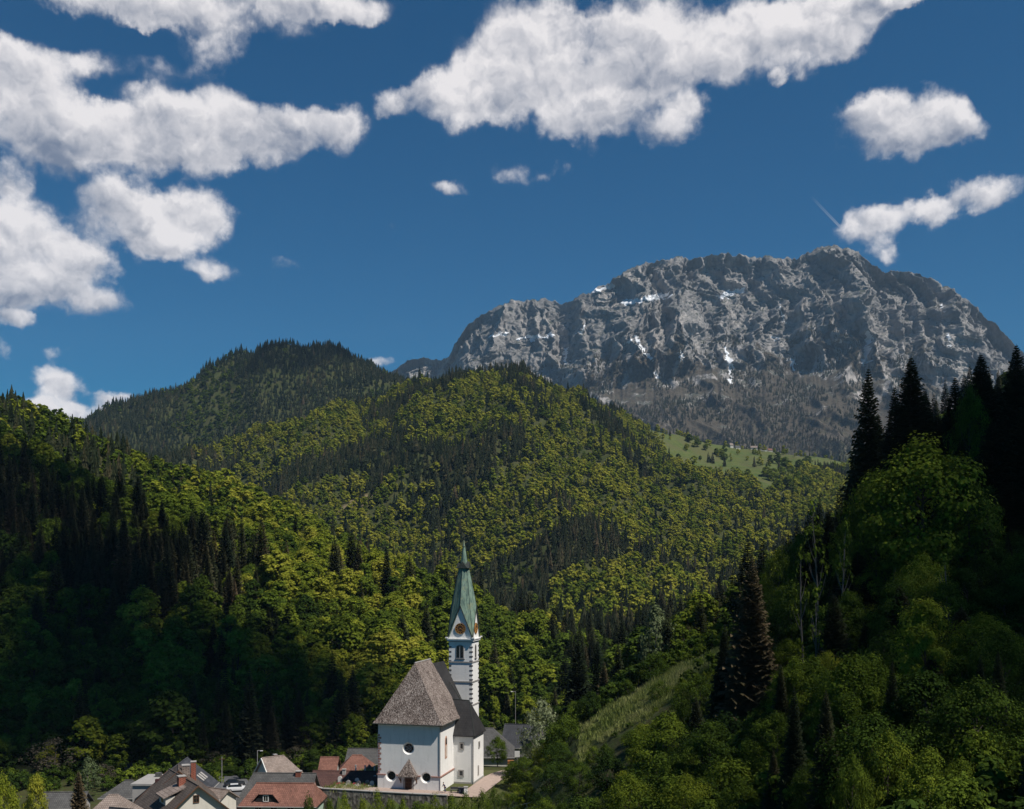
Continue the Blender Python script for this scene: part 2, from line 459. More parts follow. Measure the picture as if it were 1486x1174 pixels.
def build_terrain():
    ncx, ncy = 820, 980
    sx = np.linspace(-900, 2500, ncx)
    yy = 3.2 * (YMAX / 3.25) ** np.linspace(0, 1, ncy)
    Yg, Sg = np.meshgrid(yy, sx, indexing='ij')
    Xg = (Sg - CX) / F * (Yg + 40) * 1.0
    Zg = ground(Xg.ravel(), Yg.ravel()).reshape(Xg.shape)
    V = np.stack([Xg, Yg, Zg], -1).reshape(-1, 3)
    i = np.arange(ncy - 1)[:, None] * ncx + np.arange(ncx - 1)[None]
    i = i.ravel()
    me = mesh_np('terrain', V, np.stack([i, i + 1, i + ncx + 1, i + ncx], 1), smooth=True)
    X, Y, Z = V.T
    m, m2 = meadow_mask(X, Y, Z)
    b = bare_mask(X, Y, Z)
    colr = np.zeros((len(V), 4), np.float32); colr[:, 3] = 1
    colr[:, 0] = m | m2
    vill = (Y > 95) & (Y < 208) & (X < 10) & (X > -58)
    colr[:, 0] = np.where(vill, 0.75, colr[:, 0])
    colr[:, 1] = b
    at = me.color_attributes.new('cover', 'FLOAT_COLOR', 'POINT')
    at.data.foreach_set('color', colr.ravel())
    mt, g = mat_new('terrain')
    co = obj_co(g)
    at = g.n('ShaderNodeAttribute', attribute_name='cover')
    s = g.n('ShaderNodeSeparateColor'); g.t.links.new(at.outputs[0], s.inputs[0])
    n1 = g.noise(co, 0.06, 6, 0.6); n2 = g.noise(co, 0.9, 5, 0.65)
    floor = g.mix(g.mapr(n1, .35, .65), (0.030, 0.036, 0.013), (0.055, 0.050, 0.022))
    floor = g.mix(g.mapr(n2, .45, .7), floor, (0.05, 0.075, 0.018))
    grass = g.mix(g.mapr(n1, .35, .65), (0.045, 0.082, 0.018), (0.085, 0.105, 0.03))
    grass = g.mix(g.mapr(n2, .4, .75), grass, (0.10, 0.095, 0.035))
    grass = g.mix(g.mapr(g.noise(g.v('MULTIPLY', co, (1, .35, 1)), 0.016, 4, 0.6, 1.0), .42, .62), grass, (0.085, 0.088, 0.034))
    col = g.mix(s.outputs[0], floor, grass)
    bare = g.mix(n2, (0.24, 0.17, 0.115), (0.11, 0.10, 0.05))
    col = g.mix(s.outputs[1], col, bare)
    finish(g, col, 0.95, n2, 0.6, 0.4, spec=0.1)
    o = link('ground', me, mt)
    tag(o, kind='structure')
    return o
build_terrain()

# ------------------------------------------------------------------ the limestone mountain
RX = np.array([-300, 300, 480, 545, 565, 585, 605, 625, 640, 652, 658, 672, 692, 716, 742, 768, 792, 822, 838, 852, 884, 905, 930, 960, 1000, 1030, 1052, 1090, 1122, 1150, 1166, 1182, 1196, 1212, 1228, 1242, 1262, 1282, 1302, 1336, 1372, 1412, 1446, 1472, 1500, 1560, 1700, 1900, 2500.])
RY = np.array([720, 680, 600, 556, 542, 524, 519, 521, 521, 516, 502, 478, 460, 446, 437, 435, 434, 441, 430, 424, 410, 394, 384, 376, 373, 371, 366, 373, 374, 376, 368, 361, 358, 356, 360, 363, 380, 390, 392, 397, 416, 440, 468, 494, 525, 585, 640, 680, 720.])
RIDGE_Y = np.interp(RX, [-300, 640, 652, 822, 838, 1100, 1262, 1500, 2500], [6200, 6200, 5700, 5650, 5350, 5300, 5200, 5000, 5000])
def build_mountain():
    nu, nv = 1250, 520
    sx = np.linspace(380, 2000, nu)
    yr = np.interp(sx, RX, RY); dr = np.interp(sx, RX, RIDGE_Y)
    dr = np.convolve(np.pad(dr, 15, mode='edge'), np.ones(31) / 31, 'valid')
    zr = CAMZ + (HY - yr) / F * dr
    zr = zr + 15 * fbm(sx / 16, sx * 0, 5, .6)
    t = np.linspace(0, 1, nv)
    # foot y=700 at 2900 m, tree line at t=.5, cliffs above, back slope handled after
    U, T = np.meshgrid(np.arange(nu), t, indexing='ij')
    z0 = 180.0; d0 = 2900.0
    dl = dr - 620; zl = zr * 0.57                       # foot of the cliffs
    tl = 0.45
    a = np.clip(T / tl, 0, 1); b = np.clip((T - tl) / (1 - tl), 0, 1)
    Yg = np.where(T < tl, d0 + (dl[U] - d0) * a, dl[U] + (dr[U] - dl[U]) * (b ** 1.15))
    Zg = np.where(T < tl, z0 + (zl[U] - z0) * (0.62 * a + 0.38 * a * a), zl[U] + (zr[U] - zl[U]) * b)
    Sg = sx[U]
    X0 = (Sg - CX) / F * Yg
    # ribs and gullies
    cliff = np.clip((T - 0.40) / 0.12, 0, 1); cliff = cliff * cliff * (3 - 2 * cliff)
    edge = 1 - np.clip((T - 0.965) / 0.035, 0, 1) * 0.85
    wx = X0 + 95 * fbm(X0 / 380, Zg / 300, 3)
    big = ridged(wx / 480 + .35, Zg / 2600 + 2.2, 2) - 0.45
    rib = ridged(wx / 150 + 4, Zg / 900, 3) - 0.45
    fine = ridged(wx / 46, Zg / 330 + 7, 4) - 0.45
    mic = fbm(X0 / 14, Zg / 16, 3)
    ledge = ridged(wx / 380 + 9, Zg / 55 + X0 / 300, 3) - 0.4
    low = ridged(wx / 330 + 2, Zg / 700, 4) - 0.45
    disp = cliff * (200 * big + 120 * rib + 42 * fine + 9 * mic + 10 * ledge) * edge + (1 - cliff) * (95 * low + 10 * fbm(X0 / 60, Yg / 60, 3))
    Yg = Yg - disp
    Zg = Zg + (cliff * 9 * (ledge + 0.4 * mic) * edge + (1 - cliff) * 55 * low * np.clip(T / .1, 0, 1))
    Xg = X0 + cliff * 18 * fbm(X0 / 60 + 8, Zg / 70, 3) * edge
    # back of the mountain
    nb = 24
    tb = np.linspace(0, 1, nb + 1)[1:]
    Yb = Yg[:, -1][:, None] + tb[None] * 1400
    Zb = Zg[:, -1][:, None] - (tb[None] ** 1.3) * (Zg[:, -1][:, None] - 100) + 14 * fbm(np.repeat(sx[:, None] / 20, nb, 1), np.repeat(tb[None] * 9, nu, 0), 3) * tb[None]
    Xb = np.repeat(Xg[:, -1][:, None], nb, 1)
    Yg = np.hstack([Yg, Yb]); Zg = np.hstack([Zg, Zb]); Xg = np.hstack([Xg, Xb])
    n = nv + nb
    V = np.stack([Xg, Yg, Zg], -1).reshape(-1, 3)
    i = (np.arange(nu - 1)[:, None] * n + np.arange(n - 1)[None]).ravel()
    me = mesh_np('mountain', V, np.stack([i, i + n, i + n + 1, i + 1], 1), smooth=True)
    px, py = to_px(*V.T)
    # snow lying in gullies and on ledges (real patches on the rock)
    patches = [((905, 440), (970, 428), 5), ((1046, 430), (1078, 420), 5), ((862, 424), (888, 414), 4.5), ((712, 487), (735, 484), 2), ((752, 491), (772, 488), 2.6), ((784, 490), (802, 487), 3),
               ((1052, 505), (1060, 528), 4), ((1060, 526), (1060, 556), 3.6), ((1258, 482), (1262, 494), 5), ((1258, 494), (1256, 528), 3.4), ((922, 488), (936, 512), 2.4), ((936, 512), (946, 522), 3), ((820, 508), (821, 526), 2.6),
               ((988, 512), (990, 522), 2.5), ((950, 538), (954, 548), 2.5), ((1148, 520), (1152, 534), 2.5), ((850, 470), (842, 484), 2), ((780, 488), (770, 494), 3.0), ((1365, 440), (1370, 452), 2), ((1215, 492), (1222, 496), 2), ((1376, 485), (1378, 500), 2.2), ((1133, 445), (1140, 470), 1.6), ((1120, 488), (1130, 492), 1.8), ((905, 500), (915, 496), 1.8)]
    sn = np.full(len(V), -1.0)
    jx = px + 5 * fbm(V[:, 0] / 26, V[:, 2] / 26, 4); jy = py + 4 * fbm(V[:, 0] / 26 + 9, V[:, 2] / 26, 4)
    for (ax, ay), (bx, by), r in patches:
        d = np.array([bx - ax, by - ay], float); L2 = (d ** 2).sum()
        tt = np.clip(((jx - ax) * d[0] + (jy - ay) * d[1]) / L2, 0, 1)
        dd = np.hypot(jx - ax - tt * d[0], jy - ay - tt * d[1])
        sn = np.maximum(sn, 1 - dd / (r * (.72 if r > 3.5 else .98)))
    frs = np.clip((T.ravel() if False else 0), 0, 1)
    Tfull = np.hstack([T, np.ones((nu, nb))]).ravel()
    colr = np.zeros((len(V), 4), np.float32); colr[:, 3] = 1
    colr[:, 0] = np.clip(sn * 2.2 + 0.25, 0, 1)
    colr[:, 1] = Tfull
    colr[:, 2] = np.clip(0.5 + 0.5 * np.pad((rib * 1.0 + 0.6 * fine), ((0, 0), (0, nb))).ravel(), 0, 1)
    at = me.color_attributes.new('cover', 'FLOAT_COLOR', 'POINT'); at.data.foreach_set('color', colr.ravel())
    mt, g = mat_new('mountain')
    co = obj_co(g)
    at = g.n('ShaderNodeAttribute', attribute_name='cover')
    s = g.n('ShaderNodeSeparateColor'); g.t.links.new(at.outputs[0], s.inputs[0])
    geo = g.n('ShaderNodeNewGeometry'); nz = g.n('ShaderNodeSeparateXYZ'); g.t.links.new(geo.outputs['Normal'], nz.inputs[0])
    co2 = g.v('MULTIPLY', co, (1, 1, 0.45))
    n1 = g.noise(co2, 0.010, 7, 0.62, 0.6); n2 = g.noise(co2, 0.05, 6, 0.65); n3 = g.noise(co, 0.16, 4, 0.6)
    rock = g.ramp(n1, [(0.3, (0.13, 0.125, 0.125)), (0.5, (0.215, 0.205, 0.20)), (0.66, (0.38, 0.35, 0.33))])
    rock = g.mix(g.mapr(n2, .34, .58), g.mix(0.42, rock, (0.10, 0.10, 0.10)), rock)
    # dwarf pine on ledges, bare wood further down
    lg = g.m('ADD', nz.outputs[2], g.m('MULTIPLY', g.m('SUBTRACT', n2, .5), 1.3))
    pine = g.mapr(lg, 0.74, 0.86)
    rock = g.mix(g.m('MULTIPLY', pine, 0.85), rock, (0.028, 0.036, 0.020))
    hgt = g.m('MULTIPLY_ADD', g.m('SUBTRACT', n1, .5), 1.3, s.outputs[1])
    wood = g.mapr(hgt, 0.56, 0.42)
    wcol = g.ramp(n2, [(0.35, (0.035, 0.033, 0.024)), (0.55, (0.075, 0.06, 0.045)), (0.7, (0.05, 0.055, 0.03))])
    gl = g.mapr(g.m('MULTIPLY_ADD', n1, .3, s.outputs[1]), 0.42, 0.22)
    wcol = g.mix(gl, wcol, g.mix(n2, (0.05, 0.07, 0.022), (0.08, 0.095, 0.035)))
    col = g.mix(wood, rock, wcol)
    scr = g.m('MULTIPLY', g.mapr(n3, .58, .66), g.mapr(n1, .5, .62))
    col = g.mix(g.m('MULTIPLY', scr, wood), col, (0.24, 0.21, 0.19))
    snm = g.mapr(g.m('MULTIPLY_ADD', g.m('SUBTRACT', n3, .5), 0.5, s.outputs[0]), 0.45, 0.55)
    col = g.mix(snm, col, (0.72, 0.74, 0.78))
    finish(g, col, 0.95, g.m('MULTIPLY_ADD', n2, 0.6, n3), 1.0, 3.5, spec=0.1)
    o = link('mountain', me, mt)
    tag(o, kind='structure')
    return Xg[:, :nv], Yg[:, :nv], Zg[:, :nv], T, sx
MTN = build_mountain()
# ------------------------------------------------------------------ foliage materials
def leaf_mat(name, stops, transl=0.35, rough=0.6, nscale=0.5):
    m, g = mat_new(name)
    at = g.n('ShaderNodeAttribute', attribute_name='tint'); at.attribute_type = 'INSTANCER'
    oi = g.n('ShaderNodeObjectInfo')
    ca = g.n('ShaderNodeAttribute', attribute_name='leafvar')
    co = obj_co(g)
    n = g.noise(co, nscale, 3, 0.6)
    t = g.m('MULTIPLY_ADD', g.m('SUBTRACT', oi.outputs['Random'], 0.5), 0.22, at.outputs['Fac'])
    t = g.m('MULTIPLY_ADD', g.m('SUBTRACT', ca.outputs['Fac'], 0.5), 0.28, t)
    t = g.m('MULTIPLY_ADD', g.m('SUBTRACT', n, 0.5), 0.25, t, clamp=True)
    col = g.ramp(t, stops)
    k = g.m('MULTIPLY_ADD', g.m('SUBTRACT', ca.outputs['Fac'], 0.5), 0.5, 1.0)
    sc = g.v('SCALE', col); g.put(sc.node.inputs[3], k)
    d = g.n('ShaderNodeBsdfDiffuse'); g.t.links.new(sc, d.inputs[0])
    tr = g.n('ShaderNodeBsdfTranslucent'); g.t.links.new(sc, tr.inputs[0])
    mx = g.n('ShaderNodeMixShader'); mx.inputs[0].default_value = transl
    g.t.links.new(d.outputs[0], mx.inputs[1]); g.t.links.new(tr.outputs[0], mx.inputs[2])
    o = g.n('ShaderNodeOutputMaterial'); g.t.links.new(mx.outputs[0], o.inputs[0])
    return m
M = {}
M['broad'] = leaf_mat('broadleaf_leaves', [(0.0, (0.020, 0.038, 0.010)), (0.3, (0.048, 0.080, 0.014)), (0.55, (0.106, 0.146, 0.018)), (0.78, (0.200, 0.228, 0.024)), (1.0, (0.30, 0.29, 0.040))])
M['conif'] = leaf_mat('conifer_needles', [(0.0, (0.010, 0.017, 0.009)), (0.35, (0.026, 0.035, 0.018)), (0.6, (0.050, 0.052, 0.026)), (0.8, (0.075, 0.062, 0.034)), (1.0, (0.115, 0.082, 0.048))], transl=0.12)
M['pale'] = leaf_mat('blossom_leaves', [(0.0, (0.06, 0.09, 0.035)), (0.5, (0.17, 0.20, 0.10)), (1.0, (0.36, 0.37, 0.27))])
M['larch'] = leaf_mat('bare_wood_crown', [(0.0, (0.028, 0.030, 0.020)), (0.5, (0.065, 0.055, 0.040)), (1.0, (0.11, 0.10, 0.06))], transl=0.1)
M['bark'] = simple('bark', (0.075, 0.058, 0.042), 0.3, 2.0, 0.9)
M['barkpale'] = simple('pale_bark', (0.20, 0.18, 0.155), 0.25, 2.0, 0.9)

def quads_mesh(name, C, Nn, sz, asp, var, jit=0.35, r=None):
    """leaf cards: centres C, normals Nn, half sizes sz; var: per-card 0..1"""
    r = r or rng
    n = len(C)
    Nn = Nn / (np.linalg.norm(Nn, axis=1)[:, None] + 1e-9)
    rv = r.normal(size=(n, 3)); T = np.cross(Nn, rv); T /= np.linalg.norm(T, axis=1)[:, None] + 1e-9
    B = np.cross(Nn, T)
    sz = np.asarray(sz).reshape(-1, 1) * np.ones((n, 1))
    c = []
    for a, b in ((-1, -.75), (.8, -1), (1, .8), (-.7, 1)):
        ja = 1 + r.uniform(-jit, jit, (n, 1)); jb = 1 + r.uniform(-jit, jit, (n, 1))
        bend = Nn * sz * r.uniform(-.25, .25, (n, 1))
        c.append(C + T * sz * a * ja + B * sz * asp * b * jb + bend)
    V = np.stack(c, 1).reshape(-1, 3)
    me = mesh_np(name, V, np.arange(4 * n).reshape(n, 4))
    at = me.attributes.new('leafvar', 'FLOAT', 'FACE'); at.data.foreach_set('value', np.asarray(var, np.float32))
    return me
def broad_crown(seed, ncl, per, leaf, h=1.0, w=0.62, shape=0.0):
    """unit tree, height 1: crown cards. Returns (C,N,size,var), clump centres"""
    r = np.random.default_rng(seed)
    # clump centres through a tapered ellipsoid shell
    cl = []
    lob = r.uniform(0.72, 1.15, 7); ph = r.uniform(0, 6.28, 7)
    while len(cl) < ncl:
        z = r.uniform(0.20, 0.97)
        s = (z - 0.20) / 0.77
        prof = (math.sin(math.pi * min(1, s * (0.92 - 0.15 * shape) + 0.13)) ** 0.62) * (1 - 0.35 * shape * s)
        a = r.uniform(0, 6.28)
        k = 1 + 0.20 * sum(math.sin((i + 1) * a + ph[i] + 3 * z) * (lob[i] - .9) * 2 for i in range(5))
        rad = w / 2 * prof * k * (r.uniform(0.25, 1.0) ** 0.45)
        cl.append((rad * math.cos(a), rad * math.sin(a), z))
    cl = np.array(cl)
    C, N, S, Vv = [], [], [], []
    for c in cl:
        cr = r.uniform(0.055, 0.115) * (w / .62)
        d = r.normal(size=(per, 3)); d /= np.linalg.norm(d, axis=1)[:, None]
        d[:, 2] = np.abs(d[:, 2]) * np.where(r.random(per) < .78, 1, -1)
        rr = r.uniform(0.45, 1.08, (per, 1))
        p = c + d * rr * cr * np.array([1.0, 1.0, 0.92])
        out = c * np.array([1, 1, 0.0]) + np.array([0, 0, (c[2] - .5) * .6]); 
        nn = d * 0.75 + out / (np.linalg.norm(out) + 1e-6) * 0.35 + np.array([0, 0, .2]) + r.normal(size=(per, 3)) * 0.30
        cv = r.uniform(0, 1)
        C.append(p); N.append(nn); S.append(leaf * r.uniform(.6, 1.35, per)); Vv.append(np.clip(cv * .55 + r.uniform(0, .45, per), 0, 1))
    return np.concatenate(C), np.concatenate(N), np.concatenate(S), np.concatenate(Vv), cl
def broad_meshes(nm, seed, ncl, per, leaf, w=0.62, shape=0.0, limbs=True):
    C, N, S, Vv, cl = broad_crown(seed, ncl, per, leaf, 1.0, w, shape)
    crown = quads_mesh(nm + '_crown', C, N, S, 0.8, Vv)
    r = np.random.default_rng(seed + 5)
    mb = MB(); n = 6
    pts = [Vector((0, 0, -0.05))]; x = y = 0
    for i in range(1, 6):
        x += r.normal() * 0.008; y += r.normal() * 0.008
        pts.append(Vector((x, y, 0.15 * i)))
    rr = [0.020, 0.017, 0.014, 0.011, 0.008, 0.004]
    for i in range(5): mb.tube(pts[i], pts[i + 1], rr[i], rr[i + 1], n, False)
    if limbs:
        idx = r.permutation(len(cl))[:min(16, len(cl))]
        for j in idx:
            c = Vector(cl[j]); z0 = max(0.12, min(0.7, c.z - 0.12 - 0.4 * math.hypot(c.x, c.y)))
            k = min(4, int(z0 / .15)); b = pts[k].lerp(pts[k + 1], z0 / .15 - k)
            mid = b.lerp(c, .5) + Vector((0, 0, -0.02))
            mb.tube(b, mid, 0.0065, 0.0045, 4, False); mb.tube(mid, c, 0.0045, 0.0015, 4, False)
    t = bpy.data.meshes.new(nm + '_trunk'); t.from_pydata([tuple(v) for v in mb.V], [], mb.F); t.update()
    return crown, t
def conif_meshes(nm, seed, levels, per, detail, w=0.26, bare=0.06):
    """unit spruce: drooping branches with hanging twig cards"""
    r = np.random.default_rng(seed)
    C, N, S, A, Vv = [], [], [], [], []
    Q = []; QV = []
    sides = r.uniform(.75, 1.15, 12)
    for l in range(levels):
        s = l / (levels - 1)
        z = bare + (0.985 - bare) * (s ** 0.93)
        L0 = w / 2 * (1 - s) ** 0.82 * min(1, 0.55 + s * 5) + 0.006
        nb = max(4, int(per * (1 - 0.45 * s)))
        off = r.uniform(0, 6.28)
        for b in range(nb):
            a = off + 6.283 * (b + r.uniform(-.3, .3)) / nb
            L = L0 * r.uniform(.68, 1.12) * sides[int(a / 6.283 * 12) % 12]
            dirh = np.array([math.cos(a), math.sin(a), 0]); side = np.array([-math.sin(a), math.cos(a), 0])
            up = 0.35 * s - 0.30 + r.uniform(-.08, .08)
            cv = r.uniform(0, 1)
            k = detail
            def pt(t): return dirh * L * t + np.array([0, 0, z + r.uniform(-.002, .002) + L * (up * t + (-.25 * t * (1 - s) + .28 * t * t))])
            prev = pt(0.0)
            for i in range(k):
                t1 = (i + 1) / k
                q = pt(t1)
                wd = (L * (0.30 * (1 - abs(t1 - .55)) + .05) + .006) * r.uniform(.7, 1.25)
                drop = np.array([0, 0, -wd * r.uniform(.25, .7)])
                m0 = prev * .8 + q * .2
                tip = q + (q - prev) * .25
                for sg in (-1, 1):
                    e0 = m0 + side * sg * wd * .35 + drop * .3
                    e1 = q + side * sg * wd * r.uniform(.7, 1.1) + drop + dirh * wd * .35
                    Q.append((m0, e0, e1, tip) if sg > 0 else (m0, tip, e1, e0)); QV.append(np.clip(cv * .5 + t1 * .35 + r.uniform(-.1, .15), 0, 1))
                prev = q
    Qa = np.array(Q); n = len(Qa)
    # leader
    V = Qa.reshape(-1, 3)
    me = mesh_np(nm + '_crown', V, np.arange(4 * n).reshape(n, 4))
    at = me.attributes.new('leafvar', 'FLOAT', 'FACE'); at.data.foreach_set('value', np.array(QV, np.float32))
    mb = MB(); mb.tube((0, 0, -0.05), (0, 0, 0.5), 0.0125, 0.007, 6, False); mb.tube((0, 0, 0.5), (0, 0, 1.0), 0.007, 0.0008, 5, False)
    t = bpy.data.meshes.new(nm + '_trunk'); t.from_pydata([tuple(v) for v in mb.V], [], mb.F); t.update()
    return me, t
def skirt_meshes(nm, seed, layers, w, n=11):
    """unit spruce for the distance: ragged skirts of foliage one above the other"""
    r = np.random.default_rng(seed); V = []; Fq = []; QV = []
    for l in range(layers):
        s = l / layers; z = 0.06 + 0.90 * s; zt = z + 1.75 / layers * (0.94 - .3 * s)
        R0 = w / 2 * (1 - s) ** 0.85 * r.uniform(.85, 1.15); rt = R0 * .22; off = r.uniform(0, 6.28)
        cx_, cy_ = r.normal() * .006, r.normal() * .006; b = len(V)
        for i in range(2 * n):
            a = off + math.pi * i / n; k = (1.12 if i % 2 == 0 else .62) * r.uniform(.75, 1.2)
            V.append((cx_ + R0 * k * math.cos(a), cy_ + R0 * k * math.sin(a), z - (.03 if i % 2 == 0 else -.01) * r.uniform(.4, 1.4)))
            V.append((cx_ + rt * math.cos(a), cy_ + rt * math.sin(a), min(zt, 1.0)))
        for i in range(2 * n):
            j = (i + 1) % (2 * n)
            Fq.append((b + 2 * i, b + 2 * j, b + 2 * j + 1, b + 2 * i + 1)); QV.append(r.uniform(0, 1))
    me = mesh_np(nm + '_crown', V, Fq)
    at = me.attributes.new('leafvar', 'FLOAT', 'FACE'); at.data.foreach_set('value', np.array(QV, np.float32))
    mb = MB(); mb.tube((0, 0, -0.05), (0, 0, 0.97), 0.0125, 0.002, 5, False)
    t = bpy.data.meshes.new(nm + '_trunk'); t.from_pydata([tuple(v) for v in mb.V], [], mb.F); t.update()
    return me, t
def joined(name, a, b, ma, mb_):
    """crown and trunk as one mesh (for the far woods)"""
    def arr(me):
        v = np.empty(len(me.vertices) * 3, np.float32); me.vertices.foreach_get('co', v)
        return v.reshape(-1, 3), [tuple(p.vertices) for p in me.polygons]
    va, fa = arr(a); vb, fb = arr(b)
    me = bpy.data.meshes.new(name)
    me.from_pydata(np.vstack([va, vb]).tolist(), [], fa + [tuple(i + len(va) for i in f) for f in fb])
    lv = np.full(len(fa) + len(fb), .5, np.float32)
    at0 = np.empty(len(fa), np.float32); a.attributes['leafvar'].data.foreach_get('value', at0); lv[:len(fa)] = at0
    at = me.attributes.new('leafvar', 'FLOAT', 'FACE'); at.data.foreach_set('value', lv)
    mi = np.zeros(len(lv), np.int32); mi[len(fa):] = 1
    me.materials.append(ma); me.materials.append(mb_)
    me.polygons.foreach_set('material_index', mi); me.update()
    return me

# variants (height 1)
NB = [broad_meshes('near_broadleaf', 100 + i, 84, 150, 0.0090, w=[.80, .62, .95, .7][i], shape=[0, .5, 0, .3][i]) for i in range(4)]
MBR = [broad_meshes('broadleaf', 120 + i, 66, 58, 0.0175, w=[.62, .50, .70, .44, .56][i], shape=[.2, .6, .1, .9, .4][i]) for i in range(5)]
NC = [conif_meshes('near_spruce', 200 + i, 62, 17, 6, w=[.27, .33, .23][i], bare=[.05, .03, .10][i]) for i in range(3)]
MCR = [conif_meshes('spruce', 220 + i, 46, 15, 3, w=[.27, .33, .23, .30][i]) for i in range(4)]
def prep(ms, ma, mt): 
    for c, t in ms:
        c.materials.append(ma); t.materials.append(mt)
prep(NB, M['broad'], M['bark']); prep(MBR, M['broad'], M['bark']); prep(NC, M['conif'], M['bark']); prep(MCR, M['conif'], M['bark'])
FB = [joined('far_broadleaf', *broad_meshes('fb', 140 + i, 26, 22, 0.046, w=[.62, .5, .70, .46][i], shape=[.1, .6, 0, .8][i], limbs=False), M['broad'], M['bark']) for i in range(4)]
FC = [joined('far_spruce', *skirt_meshes('fc', 240 + i, 9, [.32, .40, .29, .36][i]), M['conif'], M['bark']) for i in range(4)]
FL = [joined('far_larch', *skirt_meshes('fl', 260 + i, 7, [.34, .42][i], 8), M['larch'], M['bark']) for i in range(2)]
FLB = [joined('far_bare', *broad_meshes('flb', 270 + i, 12, 8, 0.06, w=.6, limbs=False), M['larch'], M['bark']) for i in range(2)]

def scatter_obj(name, meshes, pts, idx, scl, rot, tint):
    """one 'stuff' object: geometry-node instances on its own points"""
    me = bpy.data.meshes.new(name)
    me.vertices.add(len(pts)); me.vertices.foreach_set('co', np.asarray(pts, np.float32).ravel())
    for nm, arr, ty in (('idx', idx, 'INT'), ('rotz', rot, 'FLOAT'), ('tint', tint, 'FLOAT')):
        a = me.attributes.new(nm, ty, 'POINT'); a.data.foreach_set('value', np.asarray(arr, np.int32 if ty == 'INT' else np.float32))
    a = me.attributes.new('scl', 'FLOAT_VECTOR', 'POINT'); a.data.foreach_set('vector', np.asarray(scl, np.float32).ravel())
    me.update()
    ng = bpy.data.node_groups.new(name, 'GeometryNodeTree')
    ng.interface.new_socket('Geometry', in_out='INPUT', socket_type='NodeSocketGeometry')
    ng.interface.new_socket('Geometry', in_out='OUTPUT', socket_type='NodeSocketGeometry')
    gi = ng.nodes.new('NodeGroupInput'); go = ng.nodes.new('NodeGroupOutput')
    inst = ng.nodes.new('GeometryNodeInstanceOnPoints'); inst.inputs['Pick Instance'].default_value = True
    m2p = ng.nodes.new('GeometryNodeMeshToPoints')
    ng.links.new(gi.outputs[0], m2p.inputs[0]); ng.links.new(m2p.outputs[0], inst.inputs['Points'])
    g2i = ng.nodes.new('GeometryNodeGeometryToInstance')
    for mm in reversed(meshes):
        src = bpy.data.objects.new(name + '_source', mm)
        oi = ng.nodes.new('GeometryNodeObjectInfo'); oi.inputs['Object'].default_value = src
        oi.inputs['As Instance'].default_value = False
        ng.links.new(oi.outputs['Geometry'], g2i.inputs[0])
    ng.links.new(g2i.outputs[0], inst.inputs['Instance'])
    def named(nm, ty):
        n = ng.nodes.new('GeometryNodeInputNamedAttribute'); n.data_type = ty; n.inputs[0].default_value = nm
        return n.outputs[0]
    ng.links.new(named('idx', 'INT'), inst.inputs['Instance Index'])
    ng.links.new(named('scl', 'FLOAT_VECTOR'), inst.inputs['Scale'])
    cx = ng.nodes.new('ShaderNodeCombineXYZ'); ng.links.new(named('rotz', 'FLOAT'), cx.inputs[2])
    ng.links.new(cx.outputs[0], inst.inputs['Rotation'])
    ng.links.new(inst.outputs[0], go.inputs[0])
    o = link(name, me)
    md = o.modifiers.new('scatter', 'NODES'); md.node_group = ng
    tag(o, kind='stuff')
    return o

def place_tree(name, meshes, x, y, z, h, wf, rz, tint, label, cat, group, lean=(0, 0)):
    c, t = meshes
    e = empty(name, (x, y, z), rz); e.scale = (h * wf, h * wf, h)
    e.rotation_euler = (lean[0], lean[1], rz)
    tag(e, label, cat, group)
    a = link('crown', c, None, e); b = link('trunk', t, None, e)
    a['tint'] = float(tint); b['tint'] = float(tint)
    return e

# ------------------------------------------------------------------ woods on the slopes
def jgrid(x0, x1, y0, y1, s):
    gx, gy = np.meshgrid(np.arange(x0, x1, s), np.arange(y0, y1, s))
    gx = gx.ravel() + rng.uniform(-.5, .5, gx.size) * s; gy = gy.ravel() + rng.uniform(-.5, .5, gy.size) * s
    return gx, gy
XS, YS = [], []
for (y0, y1, sp) in ((125, 260, 5.6), (260, 520, 6.3), (520, 1000, 6.6), (1000, 1900, 6.9), (1900, 2750, 8.0)):
    x, y = jgrid(-0.62 * y1, 0.62 * y1, y0, y1, sp)
    k = np.abs(x) < 0.60 * y
    XS.append(x[k]); YS.append(y[k])
X = np.concatenate(XS); Y = np.concatenate(YS)
Z = ground(X, Y)
px, py = to_px(X, Y, Z)
# keep what can be seen from about here: running horizon per column, tree tops 26 m up
ty2 = 60 * (2900 / 60) ** np.linspace(0, 1, 700)
cols = np.linspace(-150, 1640, 300)
HYM = np.empty((300, 700))
for i, c in enumerate(cols):
    zz = ground((c - CX) / F * ty2, ty2)
    yy = HY - F * (zz - CAMZ) / ty2
    HYM[i] = np.minimum.accumulate(yy)
ci = np.clip(((px + 150) / 1790 * 299).astype(int), 0, 299)
yi = np.clip((np.log(Y / 60) / math.log(2900 / 60) * 699).astype(int), 0, 699)
hor = HYM[ci, yi]
top = HY - F * (Z + 26 - CAMZ) / Y
vis = (top < hor + 3) & (px > -110) & (px < 1600) & (top < 1174)
